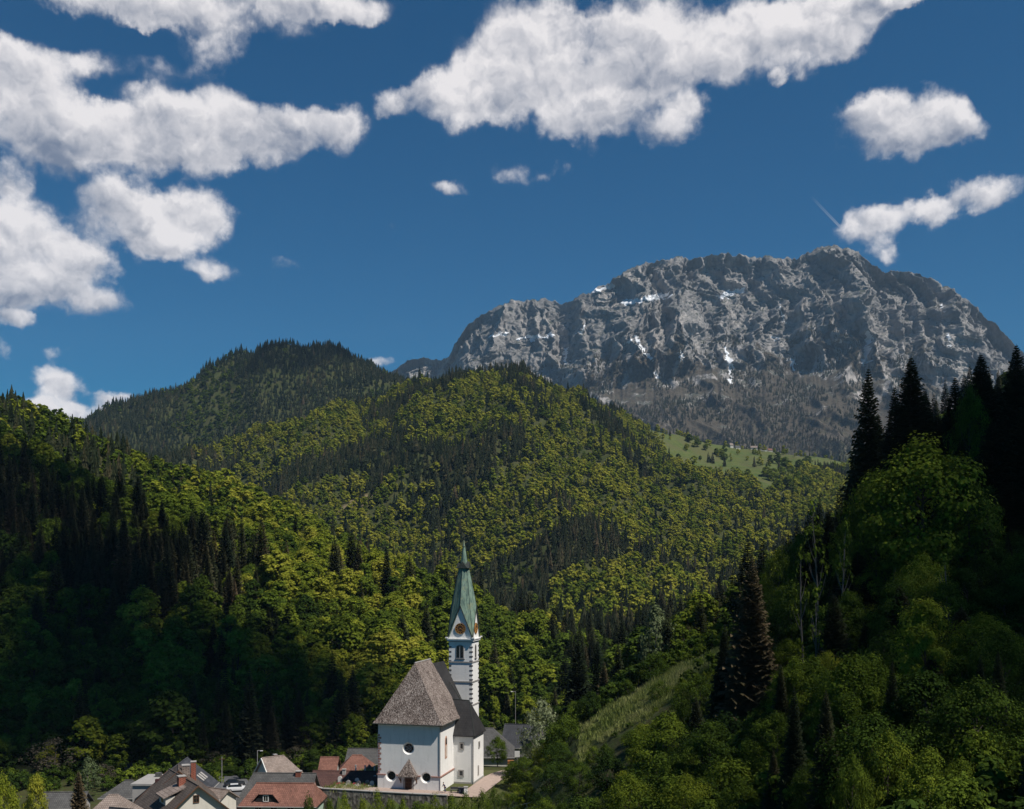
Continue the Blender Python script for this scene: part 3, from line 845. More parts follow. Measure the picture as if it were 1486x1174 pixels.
# not on meadows, in the village, in the churchyard, on the bare scars
m1, m2 = meadow_mask(X, Y, Z)
vis &= ~((m1 & (rng.random(len(X)) > .045)) | bare_mask(X, Y, Z))
toe = np.interp(px, [-200, 0, 300, 480, 560, 700, 760, 800, 2000], [226, 226, 232, 246, 262, 285, 285, 240, 240])
right = px > 800
vis &= np.where(right, Y > 200, Y > toe)
vis &= ~((px > 690) & (px < 800) & (Y < 262))
X, Y, Z, px, py = (a[vis] for a in (X, Y, Z, px, py))
nA = fbm(X / 120, Y / 120, 3); nB = fbm(X / 28 + 40, Y / 28, 3); nC = fbm(X / 240 + 7, Y / 240, 2)
def bump(x, c, w): return np.exp(-((x - c) / w) ** 2)
left = (Y < 1000) & (px < 800)
r2 = (Y < 700) & (px >= 800)
mid = (Y >= 700) & ~left
pc = np.zeros(len(X)); tb = np.zeros(len(X))
# left slope: dark spruce along the crest, mixed below, broadleaved at the foot
elev = np.clip((Y - 245) / 550, 0, 1)
pc = np.where(left, 0.29 + 0.42 * elev + 0.5 * nA + 0.25 * nB - 0.55 * bump(px, 330 + 0.95 * (py - 700), 170) , pc)
tb = np.where(left, 0.50 + 0.32 * nB + 0.22 * bump(px, 380 + 0.7 * (py - 700), 150), tb)
pc = np.where(r2, 0.45 + 0.5 * nA + 0.3 * nB + 0.1 * (px > 1100), pc)
tb = np.where(r2, 0.45 + 0.25 * nB, tb)
far = mid & (Y > 2050)
pc = np.where(mid, 0.20 + 1.05 * nA + 0.12 * nB + 0.6 * nC - .12 * bump(px, 820, 150) + 0.30 * bump(py, 800, 45) * (px > 680) - 0.3 * (px > 960) * (py < 800), pc)
pc = np.where(mid & ~far, pc + 0.42 * np.clip((Y - 1620) / 130, 0, 1) * (px < 900) + 0.5 * (px < 260), pc)
tb = np.where(mid, 0.86 + 0.36 * nB + 0.12 * nA, tb)
pc = np.where(far, 0.86 + 0.45 * nA + 0.2 * nB - 0.9 * bump(px, 300, 55) * bump(py, 590, 45) , pc)
tb = np.where(far, 0.36 + 0.2 * nB, tb)
iscon = rng.random(len(X)) < np.clip((pc - 0.5) * 2.0 + 0.5, 0.03, 0.98)
tint = np.where(iscon, 0.32 + 0.22 * nA + 0.16 * rng.normal(size=len(X)) + 0.10 * left, tb + 0.13 * rng.normal(size=len(X)))
tint = np.clip(tint, 0.02, 0.98)
H = np.where(iscon, rng.uniform(15, 27, len(X)), rng.uniform(9.5, 17, len(X)))
H = H * np.where(left & (Y > 560), 0.74, 1.0) * np.where(Y < 300, 0.82, np.where(Y > 900, 0.80, 1.0)) * np.where(iscon, rng.uniform(.8, 1.2, len(X)), rng.uniform(.62, 1.35, len(X))) * (1 + 0.12 * nB)
wf = np.where(iscon, rng.uniform(.85, 1.25, len(X)), rng.uniform(.95, 1.35, len(X)))
# broadleaved trees are wider: thin them
drop = (~iscon) & (rng.random(len(X)) < 0.22)
# hand-built trees keep a clear spot
HERO = []   # filled in the planting list below
S_ = ~drop
X, Y, Z, px, py, iscon, tint, H, wf, nA = (a[S_] for a in (X, Y, Z, px, py, iscon, tint, H, wf, nA))
app = H / Y * np.where((px > -30) & (px < 1516), 1, 0)
hid = ((px > 1235) & (Y < 420)) | ((px > 545) & (px < 700) & (py > 960)) | (py > 1160)
app = np.where(hid, 0, app)
taken = np.zeros(len(X), bool)
groups = {0: 'broadleaved trees at the foot of the wooded slopes', 1: 'spruces on the nearer wooded slopes'}
for kind in (0, 1):
    k = np.where((iscon == bool(kind)) & (app > 0))[0]
    k = k[np.argsort(-app[k])][:(235 if kind == 0 else 225)]
    taken[k] = True
    vs = MCR if kind else MBR
    for j in k:
        side = 'left' if px[j] < 560 else ('mid' if px[j] < 850 else 'right')
        tone = ('dark' if tint[j] < .45 else 'brownish') if kind else ('deep green' if tint[j] < .45 else 'bright green')
        where = {'left': 'in the wood on the slope behind the village', 'mid': 'in the wood behind the church', 'right': 'in the wood beyond the grassy bank'}[side]
        hgt_ = 'high up' if Y[j] > 330 else ('half way up' if Y[j] > 275 else 'low down')
        lb = f"{tone} {'spruce' if kind else 'broadleaved tree'} {hgt_} {where}"
        place_tree('spruce_tree' if kind else 'broadleaf_tree', vs[j % len(vs)], X[j], Y[j], Z[j] - .3, H[j], wf[j], rng.uniform(0, 6.28), tint[j], lb, 'tree', lb.replace('tree ', 'trees ').replace('spruce ', 'spruces '))
rest = ~taken
for nm, msk, ms in (('near_wood', rest & (Y < 560), None), ('far_wood', rest & (Y >= 560), None)):
    n = msk.sum()
    if nm == 'near_wood':
        meshes = [joined('nw', c, t, M['broad'], M['bark']) for c, t in MBR] + [joined('nw', c, t, M['conif'], M['bark']) for c, t in MCR]
        nb = len(MBR); nc = len(MCR)
    else:
        meshes = FB + FC; nb = len(FB); nc = len(FC)
    ic = iscon[msk]
    idx = np.where(ic, nb + rng.integers(0, nc, n), rng.integers(0, nb, n))
    sc = np.stack([H[msk] * wf[msk], H[msk] * wf[msk], H[msk]], 1)
    o = scatter_obj(nm, meshes, np.stack([X[msk], Y[msk], Z[msk] - .3], 1), idx, sc, rng.uniform(0, 6.28, n), tint[msk])
    tag(o, 'mixed spruce and bright green beech wood covering the ' + ('nearer' if nm == 'near_wood' else 'farther') + ' hillsides', 'wood')
# undergrowth fills the floor of the nearer woods
gx, gy = jgrid(-260, 330, 40, 520, 3.2)
gz = ground(gx, gy); qx, qy = to_px(gx, gy, gz)
ma, mb2 = meadow_mask(gx, gy, gz)
k = (np.abs(gx) < .56 * gy) & ~ma & ~mb2 & (rng.random(len(gx)) < .6) & ((gy > np.interp(qx, [-200, 0, 300, 480, 560, 700, 800, 801, 2000], [206, 206, 216, 236, 252, 275, 275, 200, 200])) | ((gx > 12) & (gy < 174) & (qx > 800) & (qx < 1600)) | ((gy > 174) & (gy <= 203) & (qx > 800))) & ~((qx > 690) & (qx < 800) & (gy < 262))
gx, gy, gz = gx[k], gy[k], gz[k]; n = len(gx)
UM = [joined('ub', *broad_meshes('ub', 300 + i, 22, 40, 0.05, w=1.3, limbs=False), M['broad'], M['bark']) for i in range(3)]
s = rng.uniform(1.5, 4.2, n) * np.where((gy > 112) & (gy < 152) & (gx > 8) & (gx < 38), .38, 1.0)
o = scatter_obj('undergrowth', UM, np.stack([gx, gy, gz - .3], 1), rng.integers(0, 3, n), np.stack([s, s, s], 1), rng.uniform(0, 6.28, n), np.clip(.35 + .2 * fbm(gx / 14, gy / 14, 3) + rng.normal(size=n) * .1, 0, 1))
tag(o, 'low green undergrowth under the trees of the near slopes', 'undergrowth')
# mountain foot: larch and bare beech
MX, MY, MZ, MT, msx = MTN
n = 52000
iu = rng.integers(0, MX.shape[0] - 1, n); iv = rng.integers(0, int(MX.shape[1] * .62), n)
x, y, z = MX[iu, iv], MY[iu, iv], MZ[iu, iv]
qx, qy = to_px(x, y, z)
nn = fbm(x / 160, z / 130, 4)
k = (qy < 690) & (qx > 600) & (qx < 1530) & (rng.random(n) < np.clip(1.25 - (MT[iu, iv] - .27) * 4.6 + nn * 2.4, 0, 1))
x, y, z, nn, tv = x[k], y[k], z[k], nn[k], MT[iu, iv][k]; n = len(x)
con = rng.random(n) < np.clip(.30 + nn * .8, .08, .8)
gr = rng.random(n) < np.clip((.16 - tv) * 9, 0, .75)
idx = np.where(gr, 6 + rng.integers(0, 4, n), np.where(con, rng.integers(2, 6, n), rng.integers(0, 2, n)))
s = rng.uniform(11, 21, n)
o = scatter_obj('mountain_wood', FL + FC + FB, np.stack([x, y, z - .5], 1), idx, np.stack([s * 1.2, s * 1.2, s], 1), rng.uniform(0, 6.28, n), np.clip(.42 + .4 * nn + rng.normal(size=n) * .16, 0, 1))
tag(o, 'grey brown larch and spruce wood on the lower flank of the rock mountain', 'wood')
# loose trees and hedges on the high meadow
loose = [(1118, 676, 19, .35), (1128, 674, 22, .4), (1140, 680, 20, .5), (1112, 692, 17, .6), (1122, 698, 20, .55), (1134, 694, 19, .5), (1148, 690, 17, .6), (1160, 682, 18, .45), (1172, 676, 17, .35), (1168, 692, 17, .5), (1156, 704, 16, .6), (1180, 696, 16, .5), (1190, 684, 15, .4), (1144, 708, 17, .6), (1130, 712, 15, .6), (1016, 668, 8, .4), (1048, 664, 14, .6), (1040, 661, 13, .65), (1052, 668, 12, .6), (1024, 654, 12, .5), (1012, 648, 14, .4), (1000, 642, 15, .3), (1070, 686, 9, .3), (984, 668, 11, .3), (1210, 684, 16, .5), (1225, 690, 16, .5), (1200, 694, 15, .45), (1100, 712, 14, .6)]
for (qx, qy, h, t) in loose:
    yy = np.linspace(1450, 2080, 400); xx = (qx - CX) / F * yy; zz = ground(xx, yy)
    pyy = HY - F * (zz - CAMZ) / yy
    hit = np.where(pyy <= qy)[0]
    j = hit[0] if len(hit) else int(np.argmin(pyy))
    place_tree('broadleaf_tree', MBR[int(qx) % 5], xx[j], yy[j], zz[j] - .3, h, 1.5, qx, t, 'small green tree standing on the high meadow below the rock mountain', 'tree', 'small trees on the high meadow')
# ------------------------------------------------------------------ planted near trees
def hero(px_, ytop, Yd, kind, wpx, tint, label, lean=(0, 0), group=None, cat='tree', name=None, sink=.3):
    x = (px_ - CX) / F * Yd; z = float(ground(x, Yd)[0]) - sink
    zt = CAMZ + (HY - ytop) / F * Yd; h = max(zt - z, 1.0)
    vs = {'c': NC, 'b': NB, 'm': MBR, 'p': PB, 's': SH, 't': TH, 'l': LB}[kind]
    i = int(px_ * 7 + ytop) % len(vs)
    base = {'c': [.27, .33, .23], 'b': [.80, .62, .95, .7], 'm': [.62, .50, .70, .44, .56], 'p': [.75, .95], 's': [1.3, 1.6, 1.1], 't': [.3, .25], 'l': [.8, .7]}[kind][i]
    wf = (wpx / F * Yd) / (h * base)
    nm = name or {'c': 'spruce_tree', 's': 'shrub', 't': 'bare_sapling'}.get(kind, 'broadleaf_tree')
    return place_tree(nm, vs[i], x, Yd, z, h, wf, px_ * 1.7, tint, label, cat, group, lean)
def shrub_meshes(seed, w):
    C, N, S, Vv, cl = broad_crown(seed, 60, 75, 0.021, 1.0, w, 0.1)
    C[:, 2] = (C[:, 2] - .17) * 1.2
    crown = quads_mesh('shrub_crown', C, N, S, 0.6, Vv)
    mb = MB(); r = np.random.default_rng(seed)
    for c in cl[:12]: mb.tube((r.normal() * .03, r.normal() * .03, -.1), (c[0], c[1], (c[2] - .17) * 1.2), .012, .004, 4, False)
    t = bpy.data.meshes.new('shrub_stems'); t.from_pydata([tuple(v) for v in mb.V], [], mb.F); t.update()
    return crown, t
SH = [shrub_meshes(400 + i, [1.3, 1.6, 1.1][i]) for i in range(3)]
prep(SH, M['broad'], M['bark'])
PB = [broad_meshes('blossom', 420 + i, 70, 40, 0.017, w=[.75, .95][i]) for i in range(2)]
prep(PB, M['pale'], M['barkpale'])
LB = [broad_meshes('twiggy', 430 + i, 50, 22, 0.014, w=[.8, .7][i]) for i in range(2)]
prep(LB, M['larch'], M['bark'])
TH = [broad_meshes('sapling', 440 + i, 26, 14, 0.012, w=[.3, .25][i]) for i in range(2)]
prep(TH, M['broad'], simple('grey_bark', (.11, .10, .088), .25, 2.0, .9))
SP = [(1262, 533, 166, 78, 'tall dark spruce standing leftmost of the clump on the right skyline'),
      (1298, 560, 172, 66, 'dark spruce squeezed between the two tallest of the right skyline clump'),
      (1322, 516, 165, 92, 'tall broad dark spruce in the middle of the right skyline clump'),
      (1346, 562, 171, 66, 'dark spruce leaning against the broad spruce of the right skyline'),
      (1383, 547, 170, 72, 'thin topped dark spruce right of the gap in the skyline clump'),
      (1406, 560, 176, 60, 'dark spruce half hidden behind the green tree on the skyline'),
      (1428, 512, 164, 84, 'tall sharp topped dark spruce near the right edge'),
      (1452, 560, 172, 64, 'shorter dark spruce between the two tallest at the right edge'),
      (1474, 498, 160, 88, 'tallest dark spruce at the right edge of the photo'),
      (1508, 520, 168, 80, 'dark spruce cut off by the right edge'),
      (1240, 660, 176, 50, 'small dark spruce at the foot of the skyline clump'),
      (1205, 740, 158, 52, 'dark spruce standing above the bare saplings'),
      (1178, 765, 168, 44, 'slim dark spruce beside the bare saplings'),
      (1245, 800, 128, 90, 'dark spruce in the shade under the big green tree'),
      (1468, 700, 128, 130, 'dark spruce in deep shade at the right edge'),
      (1395, 740, 142, 110, 'dark spruce in shade behind the big green tree'),
      (1290, 760, 136, 110, 'shaded dark spruce behind the crown of the big green tree'),
      (1276, 600, 180, 66, 'dark spruce behind the leftmost of the skyline clump'), (1312, 588, 182, 70, 'dark spruce deep inside the skyline clump'), (1362, 600, 160, 84, 'dark spruce below the gap in the skyline clump'),
      (1395, 640, 146, 88, 'dark spruce in front of the green skyline tree'), (1440, 610, 144, 100, 'dark wide spruce in front of the tall pair at the right'), (1484, 590, 142, 100, 'dark wide spruce at the right edge below the tallest')]
for (a, b, c, w, lb) in SP: hero(a, b, c, 'c', w, .26 + .16 * random.random(), lb, (random.uniform(-.02, .02), random.uniform(-.02, .02)))
hero(1092, 808, 121, 'c', 92, .85, 'brown dry spruce standing alone at the end of the grassy bank')
hero(1052, 905, 126, 'c', 50, .30, 'small dark spruce beside the brown dry spruce')
hero(1305, 850, 104, 'c', 84, .72, 'reddish brown spruce below the big green tree')
hero(1395, 880, 98, 'c', 84, .60, 'olive spruce with light tips near the right edge')
hero(1210, 862, 108, 'c', 66, .42, 'dark spruce rising left of the reddish brown one')
hero(1352, 950, 88, 'c', 80, .70, 'brownish spruce low between the green trees at the right')
hero(1440, 985, 84, 'c', 96, .66, 'brown spruce low down near the right edge')
hero(1010, 1010, 118, 'c', 46, .5, 'small olive spruce on the bank left of the brown one')
hero(1408, 566, 158, 'b', 60, .40, 'green tree standing among the dark skyline spruces')
hero(1338, 646, 128, 'b', 190, .56, 'big round green tree in front of the dark spruces')
hero(1272, 690, 134, 'b', 110, .45, 'green tree joined to the left of the big round one')
hero(1405, 700, 124, 'b', 100, .42, 'green tree joined to the right of the big round one')
hero(1338, 828, 108, 'b', 95, .9, 'bright yellow green tree below the big round one')
hero(1425, 895, 90, 'b', 120, .52, 'olive green tree close to the right edge')
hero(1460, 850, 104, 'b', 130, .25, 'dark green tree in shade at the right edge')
hero(1150, 850, 132, 'b', 80, .35, 'dark green tree behind the pale thin trunks')
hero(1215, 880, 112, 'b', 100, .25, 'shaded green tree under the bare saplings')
hero(1130, 800, 172, 'b', 60, .50, 'green tree at the top of the grassy bank')
hero(1160, 778, 176, 'b', 55, .58, 'light green tree at the top of the grassy bank')
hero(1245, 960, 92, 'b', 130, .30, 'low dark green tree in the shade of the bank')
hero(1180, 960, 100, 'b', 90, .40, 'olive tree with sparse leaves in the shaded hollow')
for i, (a, b, c, w) in enumerate([(1190, 722, 126, 34), (1166, 790, 122, 28), (1216, 752, 124, 30), (1182, 850, 108, 30), (1378, 800, 104, 34)]):
    hero(a, b, c, 't', w, .45, ['tall pale bare sapling in the shaded hollow', 'thin pale sapling left of the tall bare one', 'thin pale sapling right of the tall bare one', 'short pale leaning sapling low in the hollow', 'bare grey sapling before the bright yellow green tree'][i], (random.uniform(-.05, .05), random.uniform(-.06, .06)))
hero(952, 882, 205, 'p', 58, .42, 'pale grey green tree with a slender trunk beyond the grassy bank')
hero(787, 1018, 196, 'p', 62, .55, 'pale blossoming tree right of the church')
hero(722, 1070, 214, 'b', 30, .38, 'round green tree before the dark grey roof right of the church')
hero(775, 1075, 205, 'b', 40, .42, 'green tree under the pale blossoming one')
for (a, b, c, k, w, t, lb) in [
    (1006, 866, 262, 'b', 44, .70, 'light green tree left of the two bright ones beyond the bank'),
    (1036, 878, 255, 'b', 42, .74, 'bright green tree right of the pair beyond the bank'),
    (860, 1030, 185, 'b', 46, .42, 'round green tree at the lower end of the grassy bank'),
    (838, 1012, 240, 'b', 46, .40, 'green tree in the hollow below the grassy bank'),
    (52, 1129, 150, 'b', 40, .78, 'bright green pointed tree at the lower left'),
    (4, 1132, 140, 'b', 60, .76, 'bright green tree cut by the lower left corner'),
    (114, 1118, 152, 'c', 44, .78, 'brown conifer beside the beige roof at the lower left'),
    (128, 1100, 205, 'p', 34, .25, 'grey green bush behind the brown conifer'),
    (150, 1108, 215, 'l', 40, .5, 'bare brown bush behind the grey hipped roof'),
    (78, 1072, 225, 'l', 80, .55, 'bare reddish brown tree at the foot of the left slope'),
    (312, 1090, 236, 'l', 44, .75, 'bare pinkish tree behind the village houses'),
    (428, 1084, 236, 'l', 50, .72, 'bare pinkish tree behind the pinkish grey roof'),
    (455, 1088, 232, 'b', 30, .35, 'green tree between the bare tree and the red roof'),
    (335, 1112, 228, 'b', 36, .30, 'dark green tree beside the village lamp')]:
    hero(a, b, c, k, w, t, lb)
for i, (a, b, c, w, t) in enumerate([(1238, 1100, 62, 60, .5), (1290, 1068, 64, 90, .55), (1345, 1092, 60, 90, .52), (1395, 1105, 62, 80, .45), (1445, 1078, 66, 90, .5), (1480, 1050, 66, 90, .45), (1180, 1110, 74, 80, .3)]):
    hero(a, b, c, 'b', w, t, ['bright leafy sapling leftmost at the bottom right', 'tallest bright leafy sapling at the bottom right', 'bright leafy sapling with wide crown at the bottom right', 'bright green sapling next to the wide one at the bottom right', 'darker green sapling near the bottom right corner', 'green sapling in the bottom right corner', 'dark green sapling left of the bright ones at the bottom'][i])
# shrubs on the bank
gx, gy = jgrid(-12, 90, 54, 204, 4.6)
gz = ground(gx, gy); qx, qy = to_px(gx, gy, gz); _, mb2 = meadow_mask(gx, gy, gz)
k = (~mb2 | (rng.random(len(gx)) < np.where(gy < 156, .45, .02))) & (qx > np.interp(gy, [54, 84, 150, 176, 204], [1100, 900, 705, 722, 742])) & (qx < 1520) & (qy < 1250) & ((gy < 174) | (qx < 860))
gx, gy, gz, qx, qy = (a[k] for a in (gx, gy, gz, qx, qy))
sh_n = fbm(gx / 12, gy / 12, 3)
for j in range(len(gx)):
    h = rng.uniform(1.8, 4.6) * (0.75 if qx[j] < 800 else 1.0) * (1.3 if gy[j] < 120 else 1)
    t = float(np.clip(.40 + .35 * sh_n[j] + rng.normal() * .12 - (.10 if qx[j] > 1080 else 0), .05, .8))
    tone = 'dark' if t < .33 else ('bright' if t > .5 else 'mid')
    tone = ('low ' if h < 2.8 else 'tall ') + tone
    where = ('beside the yard of the church' if qx[j] < 770 else 'at the foot of the grassy bank' if qx[j] < 860 else 'on the middle of the grassy bank' if qx[j] < 970 else 'left of the brown spruce' if qx[j] < 1070 else 'right of the brown spruce' if qx[j] < 1160 else 'under the bare saplings' if qx[j] < 1250 else 'under the big round tree' if qx[j] < 1400 else 'at the right edge') + (', high up' if qy[j] < 1010 else ', low down')
    if 830 < qx[j] < 1130 and gy[j] > 124 and gy[j] < 154: h *= np.interp(gy[j], [132, 144, 154], [1, .6, .4])
    kind = SH if rng.random() < .72 else NB
    pk = rng.random()
    if qx[j] > 1060 and pk < .30:
        hh = rng.uniform(5, 11); place_tree('spruce_tree', NC[j % 3], gx[j], gy[j], gz[j] - .3, hh, rng.uniform(.9, 1.3), j, rng.uniform(.15, .75), ('slender' if hh < 8 else 'stout') + ' young spruce ' + where, 'tree', ('slender' if hh < 8 else 'stout') + ' young spruces ' + where); continue
    if qx[j] > 1060 and pk < .55:
        hh = rng.uniform(5, 10); place_tree('broadleaf_tree', NB[j % 4], gx[j], gy[j], gz[j] - .3, hh, rng.uniform(.7, .95), j, min(.75, t + .12), ('small' if hh < 7.5 else 'lanky') + ' loose green tree ' + where, 'tree', ('small' if hh < 7.5 else 'lanky') + ' loose green trees ' + where); continue
    e = place_tree('shrub', kind[j % 3], gx[j], gy[j], gz[j] - .25, h * (1 if kind is SH else 1.5), rng.uniform(.8, 1.2), rng.uniform(0, 6.28), t, f'{tone} green shrub {where}', 'shrub', f'{tone} green shrubs {where}')
# shrubs below the churchyard wall
for i, (a, b, yd, w, t) in enumerate([(478, 1163, 166, 30, .5), (500, 1157, 164, 34, .66), (526, 1163, 162, 30, .6), (548, 1154, 168, 34, .62), (566, 1162, 164, 26, .5), (604, 1166, 164, 34, .45), (632, 1160, 166, 30, .62), (655, 1158, 165, 34, .55), (676, 1155, 166, 34, .6), (700, 1152, 168, 34, .5), (585, 1166, 160, 30, .55), (716, 1148, 170, 30, .45), (448, 1160, 158, 30, .35)]):
    lb = ['low bush at the left end of the churchyard wall', 'round bright bush below the graves', 'bright bush next to the round one below the graves', 'yellow green bush below the church corner', 'small bush below the churchyard wall', 'low bush under the church door', 'light green bush below the right of the church front', 'bush below the walking person', 'bright bush below the bench', 'bush below the white gatepost', 'low dark bush below the church door steps', 'bush at the end of the churchyard wall', 'dark bush beside the red tiled roof'][i]
    hero(a, b, yd, 's', w, t, lb, sink=.6)
for i in range(15):
    a_ = -13 + i * 2.0; x_, y_ = ch(a_, -7.2 - (i % 3) * 1.3); z_ = float(ground(x_, y_)[0]); h_ = 2.2 + 1.0 * ((i * 7) % 5) / 5
    place_tree('shrub', SH[i % 3], x_, y_, z_ - .4, h_, 1.15, i * 1.3, .40 + .05 * (i % 5), 'leafy hedge shrub at the foot of the churchyard wall', 'shrub', 'hedge shrubs along the foot of the churchyard wall')
# rough grass on the open bank and churchyard
gx, gy = jgrid(-45, 75, 140, 215, 0.85)
gz = ground(gx, gy); _, mb2 = meadow_mask(gx, gy, gz)
da = (gx - CH_C[0]) * E1[0] + (gy - CH_C[1]) * E1[1] + 11.6; db = (gx - CH_C[0]) * E2[0] + (gy - CH_C[1]) * E2[1]
yard = (da > -9) & (da < 21) & (db > -3.8) & (db < 30) & ~((da > -1.5) & (da < 20.5) & (db > -3.6) & (db < 40))
k = (mb2 | yard) & (gy > 140)
gx, gy, gz = gx[k], gy[k], gz[k]; n = len(gx)
r = np.random.default_rng(5); C = r.normal(size=(60, 3)) * [.3, .3, 0] + [0, 0, .35]; Q_ = []
for c in C:
    a_ = r.uniform(0, 6.28); hh = r.uniform(.35, .8); w_ = .035; ln = r.normal(size=2) * .14
    dx_, dy_ = math.cos(a_) * w_, math.sin(a_) * w_
    Q_ += [(c[0] - dx_, c[1] - dy_, 0), (c[0] + dx_, c[1] + dy_, 0), (c[0] + dx_ * .3 + ln[0], c[1] + dy_ * .3 + ln[1], hh), (c[0] - dx_ * .3 + ln[0], c[1] - dy_ * .3 + ln[1], hh)]
GM = mesh_np('tuft', Q_, np.arange(240).reshape(60, 4)); at_ = GM.attributes.new('leafvar', 'FLOAT', 'FACE'); at_.data.foreach_set('value', r.random(60).astype(np.float32))
M['blades'] = leaf_mat('grass_blades', [(0.0, (.10, .14, .03)), (.5, (.21, .24, .07)), (1, (.36, .34, .15))], .3); GM.materials.append(M['blades'])
s = rng.uniform(.5, 1.25, n)
s *= 1.25
o = scatter_obj('grass', [GM], np.stack([gx, gy, gz - .05], 1), np.zeros(n), np.stack([s, s, s * .8], 1), rng.uniform(0, 6.28, n), np.clip(.52 + .3 * fbm(gx / 6, gy / 6, 3), .2, .9))
tag(o, 'rough yellow green grass on the open bank', 'grass')
# ------------------------------------------------------------------ the church
def plaster(name, c, stain=.5):
    m, g = mat_new(name); co = obj_co(g)
    n = g.noise(co, .45, 6, .6); n2 = g.noise(co, 3.0, 5, .65); st = g.noise(g.v('MULTIPLY', co, (1.6, 1.6, .22)), .9, 5, .65)
    col = g.mix(g.m('MULTIPLY', g.mapr(st, .5, .72), stain), c, tuple(x * .62 for x in c))
    k = g.m('MULTIPLY_ADD', g.m('SUBTRACT', n, .5), .22, 1.0)
    sc = g.v('SCALE', col); g.put(sc.node.inputs[3], k)
    finish(g, sc, .9, g.m('MULTIPLY_ADD', n2, .5, n), .45, .07, spec=.15)
    return m
def shingle(name, cols, sc=3.2, bstr=.7):
    m, g = mat_new(name); co = obj_co(g)
    vo = g.n('ShaderNodeTexVoronoi'); g.put(vo.inputs['Vector'], g.v('MULTIPLY', co, (1.5, 1.5, .9))); vo.inputs['Scale'].default_value = sc
    s = g.n('ShaderNodeSeparateColor'); g.t.links.new(vo.outputs['Color'], s.inputs[0])
    n = g.noise(co, .5, 5, .6)
    f = g.m('MULTIPLY_ADD', g.m('SUBTRACT', n, .5), .9, s.outputs[0], clamp=True)
    finish(g, g.ramp(f, cols), .85, g.m('ADD', vo.outputs['Distance'], s.outputs[1]), bstr, .08, spec=.2)
    return m
def tiles(name, c1, c2, pitch=.28, rough=.8):
    """rows of roof tiles or standing seams by object height and run"""
    m, g = mat_new(name); co = obj_co(g)
    br = g.n('ShaderNodeTexBrick'); g.put(br.inputs['Vector'], g.v('MULTIPLY', co, (1, 1, 1)))
    sp = g.n('ShaderNodeSeparateXYZ'); g.put(sp.inputs[0], co); cb = g.n('ShaderNodeCombineXYZ')
    g.put(cb.inputs[0], g.m('ADD', sp.outputs[0], g.m('MULTIPLY', sp.outputs[1], .37))); g.put(cb.inputs[1], g.m('MULTIPLY', sp.outputs[2], 1.4))
    g.put(br.inputs['Vector'], cb.outputs[0])
    br.inputs['Scale'].default_value = 1.0; br.inputs['Brick Width'].default_value = pitch; br.inputs['Row Height'].default_value = pitch * 1.1
    br.inputs['Mortar Size'].default_value = .02; br.inputs['Color1'].default_value = (*c1, 1); br.inputs['Color2'].default_value = (*c2, 1); br.inputs['Mortar'].default_value = (*[x * .45 for x in c1], 1)
    n = g.noise(co, .6, 6, .65)
    sc = g.v('SCALE', br.outputs[0]); g.put(sc.node.inputs[3], g.m('MULTIPLY_ADD', g.m('SUBTRACT', n, .5), 1.3, 1.0))
    finish(g, sc, rough, br.outputs['Fac'], .4, .04, spec=.2)
    return m
M['plaster'] = plaster('white_plaster', (.74, .73, .71), .45)
M['trim'] = simple('grey_stone_trim', (.30, .285, .27), .2, 2.0)
M['redstone'] = simple('red_stone', (.30, .17, .14), .25, 3.0)
M['darkstone'] = simple('dark_stone', (.085, .08, .085), .2, 3.0)
M['shingle'] = shingle('larch_shingles', [(.0, (.05, .038, .032)), (.35, (.13, .10, .088)), (.7, (.215, .175, .155)), (1, (.36, .31, .28))], 5.5)
M['slate'] = tiles('dark_metal_roof', (.028, .027, .028), (.036, .034, .034), .5, .55)
M['glass'] = simple('dark_glass', (.012, .014, .016), .2, 1.0, .15, .02, spec=.5)
m_, g_ = mat_new('green_copper'); co_ = obj_co(g_)
st_ = g_.noise(g_.v('MULTIPLY', co_, (2.2, 2.2, .12)), 1.3, 5, .7); n_ = g_.noise(co_, .7, 5, .6)
c_ = g_.mix(g_.mapr(st_, .38, .62), (.07, .115, .10), (.185, .265, .205)); c_ = g_.mix(g_.mapr(n_, .5, .68), c_, (.20, .235, .15))
c_ = g_.mix(g_.mapr(st_, .60, .70), c_, (.06, .09, .10))
finish(g_, c_, .65, st_, .4, .05, spec=.2); M['copper'] = m_
M['coppercap'] = simple('dark_copper', (.03, .035, .03), .2, 1.0, .6)
M['gold'] = simple('gilding', (.62, .30, .07), .1, 4.0, .45, metal=.3)
M['dial'] = simple('clock_dial', (.05, .028, .02), .2, 4.0, .6)
M['wood'] = simple('brown_wood', (.11, .055, .03), .3, 3.0, .7)
M['fresco'] = simple('fresco_paint', (.44, .27, .20), .4, 4.0, .9)
M['stonewall'] = shingle('field_stone', [(.0, (.07, .062, .052)), (.5, (.15, .135, .115)), (1, (.26, .24, .21))], 1.6)
x0, y0 = ch(0, 0)
CR = empty('church', (x0, y0, 0), -CH_R)
tag(CR, 'white plastered church with steep shingled roof on a walled terrace', 'church')
W_, D_, EZ, RZ = 11.6, 12.0, 12.1, 22.5
def arch_prism(mb, cx, y, z0, z1, w, depth, axis='y', point=0.0, n=10):
    """an arched solid standing on a wall plane; axis: the wall's normal"""
    pts = [(-w / 2, z0), (w / 2, z0)]
    r = w / 2
    for i in range(n + 1):
        t = math.pi * i / n
        pts.append((r * math.cos(t), z1 - r + r * math.sin(t) * (1 + point)))
    if axis == 'y': A = [(cx + u, y, z) for u, z in pts]; B = [(cx + u, y + depth, z) for u, z in pts]
    else: A = [(y, cx + u, z) for u, z in pts]; B = [(y + depth, cx + u, z) for u, z in pts]
    m = len(pts)
    mb.poly(A + B, [tuple(range(m)), tuple(range(2 * m - 1, m - 1, -1))] + [(i, m + i, m + (i + 1) % m, (i + 1) % m) for i in range(m)])
